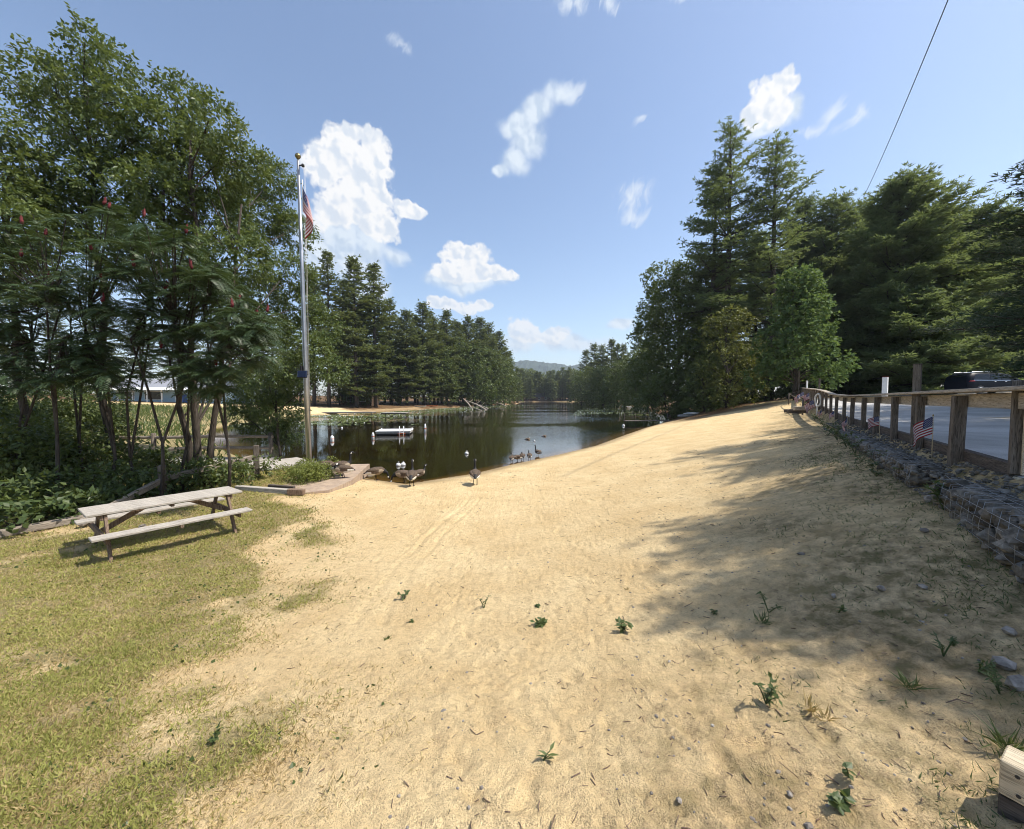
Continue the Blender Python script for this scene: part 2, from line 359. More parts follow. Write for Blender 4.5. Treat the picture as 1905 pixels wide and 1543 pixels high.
def ground_h(x, y):
    x = np.asarray(x, float); y = np.asarray(y, float); sd = lake_sd(x, y)
    T = _W[_n]+_W[_n+1]*x+_W[_n+2]*y
    for i in range(_n): T = T+_W[i]*_phi(np.hypot(x-CP[i, 0], y-CP[i, 1]))
    far = np.clip(.9+.03*np.maximum(sd, 0), 0, 4.5)
    wn = (1-sstep(-9, -17, x)*1.0)*(1-sstep(48, 60, y))*sstep(-9, -4, y)
    wn = np.where(x < -9, (1-sstep(9, 20, -x))*(1-sstep(48, 60, y))*sstep(-9, -4, y), wn)
    T = np.clip(T, .1, 5)*wn+far*(1-wn)
    h = T*_sat(sd)
    k = sstep(-.30, .06, fence_s(x, y))*sstep(.6, 2.2, y)*(1-sstep(70, 100, y))
    k = np.where(sd < 2, 0, k)*(1-sstep(36, 46, y)*(1-sstep(0, 6, fence_s(x, y))))
    h = h*(1-k)+np.clip(lot_z(x, y), 0, 4.3)*k
    return np.where(sd < 0, -np.minimum(2.5, .20*-sd), h)
def gz(x, y): return float(ground_h(np.array([x]), np.array([y]))[0])
def G(px, py, far=140.0):                     # where that line of sight meets the ground
    d = ray(px, py); ys = np.geomspace(.6, far, 900); t = ys/d.y
    z = 3+d.z*t; h = ground_h(d.x*t, ys); i = int(np.argmax(z < h)) or len(ys)-1
    a, b = z[i-1]-h[i-1], h[i]-z[i]; f = a/(a+b) if a+b > 0 else 0
    Y = ys[i-1]+(ys[i]-ys[i-1])*f
    X = d.x*Y/d.y; return Vector((X, Y, gz(X, Y)))
def vnoise(x, y, seed=0):
    xi = np.floor(x).astype(np.int64); yi = np.floor(y).astype(np.int64); fx = x-xi; fy = y-yi; fx = fx*fx*(3-2*fx); fy = fy*fy*(3-2*fy)
    def h(a, b):
        n = (a*374761393+b*668265263+seed*1442695041) & 0xffffffff; n = ((n ^ (n >> 13))*1274126177) & 0xffffffff
        return ((n ^ (n >> 16)) & 0xffff)/65535.0
    return (h(xi, yi)*(1-fx)+h(xi+1, yi)*fx)*(1-fy)+(h(xi, yi+1)*(1-fx)+h(xi+1, yi+1)*fx)*fy
LAWN = np.array([(-5.0, 14.2), (-5.0, 12.4), (-3.6, 9.2), (-2.5, 6.4), (-1.9, 5.0), (-1.6, 3.8), (-.85, 2.3), (-.4, 1.6), (-.3, -4)])
def lawn_m(x, y):
    """0..1: how much of the ground is lawn rather than sand"""
    ex = np.interp(y, LAWN[::-1, 1], LAWN[::-1, 0])
    e = (ex+.15-x)+(vnoise(x*1.3, y*1.3, 3)-.5)*1.6+(vnoise(x*4, y*4, 4)-.5)*.6
    m = sstep(-.4, 2.4, e)*sstep(.26, .92, .17*np.clip(e, 0, 3)+.55*vnoise(x*.9, y*.9, 5)+.45*vnoise(x*2.3, y*2.3, 6)-.05)*(.55+.6*vnoise(x*5, y*5, 7))
    return np.clip(m, 0, 1)*(y < 20)
def lines(lo, hi, fine, k, near0=0.0):
    out = [near0]; v = near0
    while v < hi: v += max(fine, k*abs(v)*(1 if abs(v) < 60 else 4)); out.append(v)
    return out
gx = lines(0, 2500, .022, .011); gx = np.array([-v for v in gx[:0:-1]]+gx)
gy = np.array([-60, -30, -15, -8, -5, -3, -2, -1.2, -.6, -.2, .1, .35, .55]+lines(0, 3100, .016, .0095, .72))
XX, YY = np.meshgrid(gx, gy); HH = ground_h(XX, YY); SD = lake_sd(XX, YY); FS = fence_s(XX, YY)
lawn = lawn_m(XX, YY)*sstep(.1, .8, SD)
near = np.clip(1-(np.hypot(XX, YY)-22)/14, 0, 1)*sstep(0, 1.2, SD)*(FS < -.3)
sandw = near*(1-.6*lawn)
bumps = (vnoise(XX*7, YY*7, 11)-.5)*.011+(vnoise(XX*15, YY*15, 12)-.5)*.014+(vnoise(XX*33, YY*33, 13)-.5)*.012+(vnoise(XX*2.2, YY*2.2, 14)-.5)*.02
HH = HH+bumps*sandw
def dent(x, y, a, b, ang, dep):
    r = max(a, b)*1.9
    i0, i1 = np.searchsorted(gx, [x-r, x+r]); j0, j1 = np.searchsorted(gy, [y-r, y+r])
    if i1 <= i0 or j1 <= j0: return
    dx = XX[j0:j1, i0:i1]-x; dy = YY[j0:j1, i0:i1]-y; c, s = math.cos(ang), math.sin(ang)
    q = ((dx*c+dy*s)/a)**2+((dy*c-dx*s)/b)**2
    HH[j0:j1, i0:i1] += dep*(-np.exp(-q**2)+.45*np.exp(-((np.sqrt(q)-1.35)/.3)**2))
rf = np.random.default_rng(3)
for _ in range(2200):                          # footprints, more of them in the middle of the beach
    y = 1.2+13*rf.random()**1.2; x = (-.25*y+rf.random()*(.25*y+fence_x(y)-1))
    if lawn_m(np.array([x]), np.array([y]))[0] > .5: continue
    u = rf.random()
    dent(x, y, .075+.05*u, .03+.025*rf.random(), rf.random()*6.28, .005+.009*rf.random())
TR = [G(885, 925), G(850, 960), G(800, 1005), G(752, 1055), G(715, 1110), G(690, 1160)]    # the wheel tracks in the sand
trx = np.array([p.x for p in TR]); try_ = np.array([p.y for p in TR]); o_ = np.argsort(try_)
for off in (-.14, .14):
    dd = np.abs(XX-np.interp(YY, try_[o_], trx[o_])-off+(vnoise(YY*1.2, YY*0, 26)-.5)*.10)
    HH -= np.where((YY > try_.min()) & (YY < try_.max()), (.014*np.exp(-(dd/.045)**2)-.006*np.exp(-((dd-.09)/.04)**2))*(.3+1.1*vnoise(XX*2.5, YY*2.5, 25)), 0)
def gfast(x, y):
    """ground height with its bumps, read off the sheet"""
    i = np.clip(np.searchsorted(gx, x)-1, 0, len(gx)-2); j = np.clip(np.searchsorted(gy, y)-1, 0, len(gy)-2)
    u = (x-gx[i])/(gx[i+1]-gx[i]); v = (y-gy[j])/(gy[j+1]-gy[j])
    return (HH[j, i]*(1-u)+HH[j, i+1]*u)*(1-v)+(HH[j+1, i]*(1-u)+HH[j+1, i+1]*u)*v
g = MB(); nx, ny = len(gx), len(gy)
i = np.arange(ny-1)[:, None]*nx; j = np.arange(nx-1)[None]
g.add(np.stack([XX, YY, HH], -1).reshape(-1, 3), np.stack([i+j, i+j+1, i+nx+j+1, i+nx+j], -1).reshape(-1, 4), 0, True)
sandfar = ((XX+52)/24)**2+((YY-72)/8.5)**2 < 1+.4*(vnoise(XX*.15, YY*.15, 8)-.5)
beach = np.where((YY < 50) & (XX > -9) & (SD > -12), 1.0, 0)*(1-sstep(-.1, .3, FS)*1.0)
beach = np.where((FS > -.1) & (YY > 36), beach+(1-sstep(40, 44, YY))*.8, beach)
beach = np.clip(beach*(1-sstep(34, 41, YY+(vnoise(XX*.3, YY*.3, 6)-.5)*8)*sstep(13, 19, XX)), 0, 1)
beach = np.maximum(beach, sandfar*1.0); beach = np.maximum(beach, ((XX < -20) & (SD > 0) & (SD < 2.2) & (YY > 60) & (YY < 105))*.35)
marsh = np.where(XX < -9, 1, 0)*(1-sandfar)*(SD > 0)*(YY < 78)
grassm = np.clip(lawn+marsh*(YY > 14), 0, 1)
forest = np.clip(1-beach-grassm, 0, 1)*(SD > 0)
weedy = sstep(-3.0, -.5, FS+(vnoise(XX*1.1, YY*1.1, 9)-.5)*2.2)*(FS < 0)*(YY < 30)*(YY > -3)
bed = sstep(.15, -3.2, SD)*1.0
if True:
    M['ground'] = None
    def fn(t):
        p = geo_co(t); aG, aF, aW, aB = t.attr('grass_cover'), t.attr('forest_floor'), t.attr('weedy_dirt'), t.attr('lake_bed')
        n1 = t.noise(p, 1.1, 4, .6); n2 = t.noise(p, 26, 4, .7); n3 = t.noise(p, 140, 2, .7); n4 = t.noise(p, 5.5, 4, .65)
        sand = t.mix(t.rng(n1, .35, .66), (.74, .545, .285), (.87, .68, .385))
        sand = t.mix(t.math('MULTIPLY', t.rng(n4, .52, .72), .32), sand, (.46, .32, .17))
        sand = t.mix(t.math('MULTIPLY', t.rng(n2, .52, .70), .30), sand, (.40, .28, .16))
        grain = t.noise(p, 16, 10, .82)
        sand = t.mix(t.math('MULTIPLY', t.rng(grain, .50, .66), .62), sand, (.36, .24, .135))
        sand = t.mix(t.math('MULTIPLY', t.rng(n3, .55, .66), .6), sand, (.24, .165, .10))
        wet = t.attr('wet_sand'); sand = t.mix(t.math('MULTIPLY', wet, .62), sand, (.16, .11, .06))
        dirt = t.mix(t.rng(n2, .38, .62), (.115, .082, .052), (.30, .225, .145))
        dirt = t.mix(t.rng(n4, .42, .68), dirt, (.20, .17, .075))
        col = t.mix(t.math('MULTIPLY', aW, t.rng(n4, .3, .62), clamp=True), sand, dirt)
        gr = t.mix(t.rng(n2, .38, .64), (.27, .215, .10), (.52, .41, .22))
        gr = t.mix(t.math('MULTIPLY', t.rng(n1, .42, .66), .4), gr, (.22, .20, .08))
        gr = t.mix(t.math('MULTIPLY', t.rng(n3, .50, .68), .5), gr, (.08, .08, .025))  # dark specks imitate the shaded gaps between grass blades
        k = t.rng(t.math('ADD', aG, t.math('MULTIPLY', t.math('SUBTRACT', n2, .5), .9)), .25, .70, 0, 1, True)
        k = t.math('MULTIPLY', k, t.rng(aG, .02, .12))
        col = t.mix(k, col, gr)
        ff = t.mix(t.rng(n4, .35, .65), (.09, .05, .026), (.23, .135, .07)); ff = t.mix(t.math('MULTIPLY', t.rng(n2, .5, .66), .7), ff, (.05, .06, .02))
        col = t.mix(aF, col, ff)
        col = t.mix(aB, col, t.mix(t.rng(n1, .3, .7), (.028, .030, .012), (.058, .056, .022)))  # muddy bed, darkened offshore in place of light absorbed by deeper water
        b = t.math('ADD', t.math('MULTIPLY', n2, 1.0), t.math('MULTIPLY', n3, .45))
        return bsdf(t, col, .95, spec=.12, bump=b, bdist=.05, bstr=.9)
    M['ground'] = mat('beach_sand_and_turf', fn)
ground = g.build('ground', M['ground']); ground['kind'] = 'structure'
wet = sstep(1.3, .1, SD+(vnoise(XX*1.5, YY*1.5, 21)-.5)*.5)
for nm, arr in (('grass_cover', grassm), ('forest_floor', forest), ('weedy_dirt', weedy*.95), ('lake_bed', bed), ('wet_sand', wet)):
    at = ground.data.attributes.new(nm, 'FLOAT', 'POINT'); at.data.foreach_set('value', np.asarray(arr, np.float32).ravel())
# ---- lake
def fn(t):
    p = geo_co(t); d = t.vm('LENGTH', t.vm('MULTIPLY', p, (1, 1, 0)))
    sp = t.n('ShaderNodeSeparateXYZ', {0: p})
    wv = t.noise(t.vm('MULTIPLY', p, (1.0, 1.7, 1)), 1.7, 3, .55, .4); w2 = t.noise(t.vm('MULTIPLY', p, (.9, 1.8, 1)), 6.0, 3, .6)
    patch = t.rng(t.noise(t.vm('MULTIPLY', p, (.022, .05, 1)), 1.0, 3, .5), .42, .60, .10, 1.0, True)
    far = t.rng(sp.outputs[1], 24, 60, .22, 1.0)
    amp = t.math('MULTIPLY', far, patch)
    h = t.math('ADD', t.math('MULTIPLY', wv, .9), t.math('MULTIPLY', w2, .35))
    nrm = t.n('ShaderNodeBump', {'Height': h, 'Distance': .045, 'Strength': t.math('MULTIPLY', amp, .85)}).outputs[0]
    gl = t.n('ShaderNodeBsdfGlossy', {'Color': (1, 1, 1), 'Roughness': .02, 'Normal': nrm})
    tr = t.n('ShaderNodeBsdfTransparent', {'Color': (.60, .50, .30)})
    fr = t.n('ShaderNodeFresnel', {'IOR': 1.38, 'Normal': nrm})
    return t.n('ShaderNodeMixShader', {0: fr, 1: tr, 2: gl}).outputs[0]
M['water'] = mat('dark_lake_water', fn)
wm = MB(); wx = np.linspace(-70, 90, 9); wy = np.linspace(9, 330, 9); a, b = np.meshgrid(wx, wy)
i = np.arange(8)[:, None]*9; j = np.arange(8)[None]
wm.add(np.stack([a, b, a*0], -1).reshape(-1, 3), np.stack([i+j, i+j+1, i+10+j, i+9+j], -1).reshape(-1, 4))
lake = wm.build('lake_water', M['water']); lake['kind'] = 'structure'
# ---- parking lot: a sheet on the ground
ly = np.concatenate([np.arange(1.6, 20, .35), np.arange(20, 37, .8)]); lu = np.concatenate([[.02, .2, .45], np.arange(.8, 12, .6), np.arange(12, 30, 1.5)])
LY, LU = np.meshgrid(ly, lu); wob = (vnoise(LY*.5, LU*0, 30)-.5)*.3*(LU < .3); LX = fence_x(LY)+LU/.827+.08
LYY = LY+(vnoise(LU*.3, LU*0, 31)-.5)*3*(LY > 36)
lz = ground_h(LX, LYY)+.02+(vnoise(LX*1.5, LYY*1.5, 32)-.5)*.014
lm = MB(); n = len(ly); i = np.arange(len(lu)-1)[:, None]*n; j = np.arange(n-1)[None]
lm.add(np.stack([LX, LYY, lz], -1).reshape(-1, 3), np.stack([i+j, i+j+1, i+n+j+1, i+n+j], -1).reshape(-1, 4), 0, True)
def fn(t):
    p = geo_co(t); n1 = t.noise(p, .7, 4, .6); n2 = t.noise(p, 30, 3, .7); n3 = t.noise(p, 110, 2)
    c = t.mix(t.rng(n1, .38, .64), (.40, .39, .37), (.60, .585, .56)); c = t.mix(t.math('MULTIPLY', t.rng(n2, .52, .68), .6), c, (.55, .53, .50))  # paler noise patches imitate bright streaks of sun on the shaded lot
    c = t.mix(t.math('MULTIPLY', t.rng(n3, .55, .7), .6), c, (.08, .08, .085))
    c = t.mix(t.rng(t.noise(p, .35, 5, .7), .58, .68), c, (.48, .39, .27))
    return bsdf(t, c, .95, spec=.15, bump=t.math('ADD', n2, n3), bdist=.03)
M['lot'] = mat('old_grey_asphalt', fn)
lot = lm.build('parking_lot', M['lot']); lot['kind'] = 'structure'
# ---- far hills
def hill(name, Y, pts, col, dep):
    xs = np.linspace(P(pts[0][0], 700, Y).x, P(pts[-1][0], 700, Y).x, 90)
    prof = np.interp(xs, [P(a, 700, Y).x for a, b in pts], [P(a, b, Y).z for a, b in pts])
    ts = np.linspace(0, 1, 24); v = []
    for t_ in ts:
        hh = prof*np.sin(np.pi*(.5*t_*1.9 if t_ < .526 else .5+.5*(t_-.526)/.474))*1.0
        yy = Y-dep+2*dep*t_
        hh = hh+(vnoise(xs/45, xs*0+yy/45, 41)-.5)*24*np.clip(hh/60, 0, 1)
        hh = hh+rng.random(len(xs))*9*np.clip(hh/60, 0, 1)
        v.append(np.stack([xs, xs*0+yy, hh-1], -1))
    m = MB(); k = 90; i = np.arange(23)[:, None]*k; j = np.arange(k-1)[None]
    m.add(np.array(v).reshape(-1, 3), np.stack([i+j, i+j+1, i+k+j+1, i+k+j], -1).reshape(-1, 4), 0, False)
    def fn(t):
        p = geo_co(t); n1 = t.noise(p, .02, 6, .7); n2 = t.noise(p, .09, 4, .7)
        return bsdf(t, t.mix(t.rng(t.math('ADD', t.math('MULTIPLY', n1, .5), t.math('MULTIPLY', n2, .5)), .4, .6), (.028, .045, .036), (.06, .085, .06)), .9, spec=.1)
    o = m.build(name, mat(name+'_forest', fn)); o['kind'] = 'structure'
hill('far_hills', 2400, [(860, 738), (910, 690), (950, 676), (985, 673), (1020, 679), (1060, 680), (1090, 684), (1150, 700), (1230, 735)], None, 500)
hill('nearer_hills', 1500, [(880, 735), (960, 692), (990, 694), (1010, 705), (1060, 712), (1110, 725), (1200, 738)], None, 320)

# ------------------------------------------------------------------ trees
def perp(d):
    a = np.array((0, 0, 1.0)) if abs(d[2]) < .9 else np.array((1.0, 0, 0)); u = np.cross(d, a); return u/np.linalg.norm(u)
def pine(seed, H, cb, Rr, nb=5, step=.7, blade=.42, bw=.085, per=8, droop=.12, lean=0.0, sparse=.15, wind=0.0, flat=.35, tw=.55, k=1.0):
    """white pine: (trunk MB, crown MB); whorls of flat, layered sprays of needle blades"""
    r = np.random.default_rng(seed); tr, cr = MB(), MB()
    zs = np.linspace(0, H, 14); bx = np.cumsum(r.normal(0, .012*H/14, 14)); by = np.cumsum(r.normal(0, .012*H/14, 14))
    axis = np.stack([bx+lean*zs, by, zs], -1); rad = .0135*H*(1-zs/H)**.8+.03
    tr.tube(axis, rad, 8)
    ax = lambda z: np.array([np.interp(z, zs, axis[:, 0]), np.interp(z, zs, axis[:, 1]), z])
    for _ in range(int(10*(cb > .1))):                                   # dead stubs under the crown
        z = H*r.uniform(.08, cb); a = r.uniform(0, 6.28); o = ax(z); l = r.uniform(.5, 1.6)
        tr.tube([o, o+l*np.array((math.cos(a), math.sin(a), -.1))], [.03, .008], 3, cap=False)
    Pn, Dn = [], []
    z = cb*H
    while z < H*.985:
        t = (z-cb*H)/(H-cb*H)
        prof = (1-t)**.58*(.6+.4*min(1, t/.15))
        n = r.integers(max(2, nb-2), nb+2); a0 = r.uniform(0, 6.28)
        for q in range(n):
            if r.random() < sparse: continue
            a = a0+q*6.283/n+r.normal(0, .25); L = Rr*prof*r.uniform(.5, 1.3)+.45
            el = -droop+.85*t**1.5+r.normal(0, .10); h = np.array((math.cos(a), math.sin(a), 0.0))
            o = ax(z+r.uniform(-.2, .2)*step); s = np.linspace(0, 1, 6)
            pts = o+np.outer(s*L, h)*math.cos(el); pts[:, 2] += s*L*math.sin(el)+L*.16*s**2.2*(1.0-t*.4); pts[:, 0] += wind*L*s**2
            tr.tube(pts, np.linspace(.016*L+.012, .008, 6), 4, cap=False)
            m = max(3, int(L/tw*k)); side = np.array((-h[1], h[0], 0))
            for u in np.linspace(.25 if L > 1.5 else .05, 1, m):
                b = np.array([np.interp(u, s, pts[:, c]) for c in range(3)])
                for sg in ((-1, 1) if u < .97 else (0,)):
                    tl = (.42*L*(1-u)**.6+.30)*r.uniform(.6, 1.2); d = h*r.uniform(.5, .9)+side*sg*r.uniform(.6, 1.1)+np.array((wind*.6, 0, r.normal(.08, .12))); d /= np.linalg.norm(d)
                    nn = max(1, int(tl/.27*k))
                    for e in range(nn):
                        Pn.append(b+d*tl*(e+.4*r.random())/nn); Dn.append(d)
        z += step*r.uniform(.7, 1.3)*(1-.35*t)
    Pn = np.repeat(np.array(Pn), per, 0); Dn = np.repeat(np.array(Dn), per, 0); N = len(Pn)
    q = rdir(N, r); q[:, 2] *= flat; Dd = Dn*.75+q*.85+np.array((wind*.4, 0, .16)); nn = rdir(N, r); nn[:, 2] = np.abs(nn[:, 2])+.6
    cr.leaves(Pn+rdir(N, r)*.07, Dd, nn, blade*r.uniform(.6, 1.2, N), bw*r.uniform(.7, 1.3, N))
    return tr, cr
def blobs(r, centre, rad, n, up=.25):
    """n points near the shell of an ellipsoid, and outward directions"""
    d = rdir(n, r); d[:, 2] += up*r.random(n); d /= np.linalg.norm(d, axis=1)[:, None]
    return np.asarray(centre)+d*np.asarray(rad)*r.uniform(.35, 1.0, n)[:, None]**.5, d
def lobes_leaves(mb, r, lobes, leaf, lw, per_m2, spray=9, droop=.25, wind=(0, 0, 0), m=0, twig=None):
    """leaf sprays through the outer shell of each lobe (centre, radius)"""
    for c, rad in lobes:
        rad = np.broadcast_to(np.asarray(rad, float), (3,)); n = max(6, int(per_m2*4*3.14*np.mean(rad)**2/spray))
        o, d = blobs(r, c, rad, n)
        d = d*.8+rdir(n, r)*.7+np.array(wind)+np.array((0, 0, -droop)); d /= np.linalg.norm(d, axis=1)[:, None]
        L = leaf*spray*.26
        if twig is not None:
            for q in range(0, n, 9): twig.tube([o[q]-d[q]*L*.3, o[q]+d[q]*L], [.008, .003], 3, cap=False)
        u = np.tile(np.linspace(0, 1, spray), n); O = np.repeat(o, spray, 0); Dd = np.repeat(d, spray, 0)
        sd = np.cross(Dd, rdir(len(O), r)); sd /= np.linalg.norm(sd, axis=1)[:, None]+1e-9
        sg = np.where(np.arange(len(O)) % 2, 1, -1)[:, None]
        ld = Dd*.55+sd*sg*.75+rdir(len(O), r)*.35+np.array((0, 0, -droop*.6))
        nn = rdir(len(O), r)*.7; nn[:, 2] += .9
        mb.leaves(O+Dd*(u*L)[:, None]+sd*sg*.01, ld, nn, leaf*r.uniform(.6, 1.25, len(O)), lw*r.uniform(.7, 1.25, len(O)), m)
def limbs(tr, r, base, top, lobes, r0, fork=.45):
    """trunk from base to top; a limb from the trunk to each lobe centre"""
    base, top = np.asarray(base, float), np.asarray(top, float); n = 9; s = np.linspace(0, 1, n)[:, None]
    ax = base+(top-base)*s+np.concatenate([[[0, 0, 0]], r.normal(0, .02*np.linalg.norm(top-base)/3, (n-1, 3))*np.array((1, 1, 0))])
    tr.tube(ax, np.linspace(r0, r0*.28, n), 8)
    H = top[2]-base[2]
    for c, rad in lobes:
        c = np.asarray(c, float); dist = np.linalg.norm(c[:2]-base[:2])
        f = np.clip(((c[2]-base[2])-dist*.9)/max(H, .1), .2, .92)*r.uniform(.85, 1.05); q = min(f, .95)
        o = np.array([np.interp(q, s[:, 0], ax[:, k]) for k in range(3)])
        mid = o*.5+c*.5+np.array((0, 0, .10*dist))+r.normal(0, .08*dist+.02, 3)
        pts = np.stack([o, o*.7+mid*.3+(mid-o)*.25, mid*.75+c*.25, c])
        tr.tube(pts, np.linspace(max(.022, r0*.42*(1-q*.5)), .012, 4), 5, cap=False)
        for _ in range(3):
            e = c+rdir(1, r)[0]*np.mean(rad)*.85; tr.tube([pts[2], (pts[2]+e)/2+r.normal(0, .05, 3), e], [.012, .008, .003], 3, cap=False)
def tree_obj(name, label, cat, tr, cr, bark, leaf, loc=(0, 0, 0), rz=0, group=None, parts=('trunk', 'crown')):
    t = thing(name, label, cat, loc, rz, group)
    tr.build(parts[0], bark, t); cr.build(parts[1], leaf, t); return t
def crown_lobes(r, H, cb, Rr, n=22, cone=.3):
    out = []
    for q in range(n):
        u = (q+.5)/n; z = cb*H+(H*.95-cb*H)*u; rr = Rr*math.sqrt(max(.05, 1-((u-.38)/.66)**2))*(1-cone*u); a = q*2.4+r.normal(0, .3)
        d = rr*r.uniform(.45, .85); out.append((np.array((d*math.cos(a), d*math.sin(a), z)), np.array((1, 1, .62))*Rr*r.uniform(.26, .42)))
    return out
def broadleaf(seed, H, cb, Rr, leaf=.22, lw=.13, dens=20, n=22, cone=.3, wind=(0, 0, 0), spray=7, droop=.2):
    r = np.random.default_rng(seed); tr, cr = MB(), MB(); L = crown_lobes(r, H, cb, Rr, n, cone)
    limbs(tr, r, (0, 0, -.3), (r.normal(0, .3), r.normal(0, .3), H*.85), L, .016*H+.02)
    lobes_leaves(cr, r, L, leaf, lw, dens, spray, droop, wind); return tr, cr
# ---- far pines, left bank: six masters, copied
def at_ground(px, Y): X = (px-CX)/F*Y; return X, gz(X, Y)
pm = []
for sd_, H, cb, Rr in ((1, 30, .16, 5.8), (2, 30, .10, 6.0), (3, 30, .26, 5.2), (4, 30, .06, 6.6), (5, 30, .28, 4.4)):
    pm.append((H, pine(100+sd_, H, cb, Rr, step=.95, blade=.66, bw=.20, per=7, tw=.75, k=.9, sparse=.2)))
masters = []
for q, (H, (tr, cr)) in enumerate(pm): masters.append((H, tr.mesh('pine_trunk', M['bark']), cr.mesh('pine_crown', M['needle_far'])))
decm = []
for q in range(4):
    tr, cr = broadleaf(200+q, 16, .10, 5.6, .42, .26, 9, 26, .25, droop=.15); decm.append((16, tr.mesh('broadleaf_trunk', M['bark']), cr.mesh('broadleaf_crown', M['broad'])))
def put_tree(kind, name, q, px, top, Y, label, cat, group=None, wide=1.0, rz=None, dx=0):
    H, tm, cm = (masters if kind == 'pine' else decm)[q]
    x, z = at_ground(px, Y); ht = P(px, top, Y).z-z
    t = thing(name, label, cat, (x, Y, z-.15), rng.uniform(0, 6.28) if rz is None else rz, group); s = ht/H; t.scale = (s*wide, s*wide, s)
    for nm, me in (('trunk', tm), ('crown', cm)):
        o = bpy.data.objects.new(nm, me); C.objects.link(o); o.parent = t
    return t
LB = [  # px, top, Y, master, width, label
    (585, 500, 84, 2, 1.0, 'tall open pine showing between the flagpole and the thin pine'),
    (612, 466, 82, 4, .85, 'thin tall pine just to the right of the flagpole'),
    (640, 520, 96, 0, 1.0, 'pine half hidden behind the two tallest shore pines'),
    (664, 481, 84, 1, 1.0, 'tallest dense pine on the shore above the small beach'),
    (699, 492, 88, 0, .95, 'tall layered pine right of the tallest pine on the far shore'),
    (728, 556, 108, 3, 1.0, 'shorter pine in the dip of the left treeline'),
    (757, 578, 106, 1, 1.1, 'broad pine above the white raft'),
    (788, 563, 116, 0, 1.1, 'leaning pointed pine right of the treeline dip'),
    (808, 590, 122, 3, 1.0, 'stubby pine between two pointed pines on the left bank'),
    (831, 578, 128, 1, 1.0, 'pointed pine at the middle of the left treeline'),
    (852, 598, 136, 4, 1.1, 'slim pine behind the lake edge maples'),
    (871, 588, 141, 0, 1.0, 'high pine over the fallen logs'),
    (893, 592, 150, 1, 1.0, 'pine with blunt top past the fallen logs'),
    (910, 601, 158, 3, 1.1, 'full pine near the end of the left bank'),
    (929, 617, 176, 0, 1.2, 'pine where the left treeline starts to fall'),
    (947, 655, 198, 1, 1.2, 'second last pine on the point of the left bank'),
    (962, 684, 222, 3, 1.3, 'last low pine on the point of the left bank')]
for px, top, Y, q, wd, lab in LB: put_tree('pine', 'pine_tree', q, px, top, Y, lab, 'pine tree', 'pines along the left bank', wd)
LD = [(560, 640, 88, 0, 1.0, 'round maple on the shore behind the flagpole'), (632, 640, 90, 1, .9, 'dark maple under the tallest pines'), (690, 648, 92, 2, .8, 'small leafy tree at the small beach'),
      (742, 650, 98, 3, 1.0, 'dark green maple behind the white raft'), (778, 625, 107, 0, 1.0, 'rounded maple hanging over the shore boats'), (815, 630, 116, 1, 1.0, 'maple standing over the red kayak'),
      (850, 632, 126, 2, 1.0, 'light green maple above the fallen logs'), (884, 640, 138, 3, 1.0, 'maple dipping to the water past the logs'), (915, 648, 152, 0, 1.1, 'leafy tree overhanging the water near the bank end'),
      (938, 668, 172, 1, 1.1, 'small leafy tree near the end of the left bank'), (956, 700, 196, 2, 1.2, 'low leafy tree at the tip of the left bank')]
for px, top, Y, q, wd, lab in LD: put_tree('dec', 'maple_tree', q, px, top, Y+(8 if 735 < px < 870 else 0), lab, 'tree', 'leafy trees along the left bank', wd)
for px, top, Y, q in [(650, 545, 112, 0), (684, 550, 110, 1), (716, 590, 122, 3), (745, 592, 124, 0), (772, 590, 132, 1), (800, 580, 138, 0), (822, 600, 142, 1), (843, 595, 150, 3), (862, 604, 156, 0), (882, 602, 164, 1), (901, 612, 174, 3), (920, 622, 186, 0), (938, 645, 202, 1)]:
    put_tree('pine', 'pine_tree', q, px, top, Y, 'pine of the second row on the left bank, mostly hidden by the shore trees', 'pine tree', 'second row pines of the left bank', 1.15)
# behind the beach house, seen through the near leaves
BH = [(30, 600, 100, 0), (110, 580, 104, 1), (190, 570, 108, 3), (265, 585, 102, 0), (340, 575, 104, 1), (415, 570, 100, 3), (480, 560, 97, 0), (530, 590, 94, 1)]
for k, (px, top, Y, q) in enumerate(BH):
    put_tree('pine', 'pine_tree', q, px, top, Y, 'pine showing in gaps of the near leaves behind the blue beach house', 'pine tree', 'pines behind the beach house', 1.2)
for k, (px, top, Y, q) in enumerate([(60, 690, 84, 0), (150, 680, 88, 1), (215, 690, 92, 2), (450, 670, 86, 3), (505, 690, 82, 0)]):
    put_tree('dec', 'maple_tree', q, px, top, Y, 'leafy tree beside the blue beach house seen through trunks', 'tree', 'leafy trees around the beach house', 1.2)
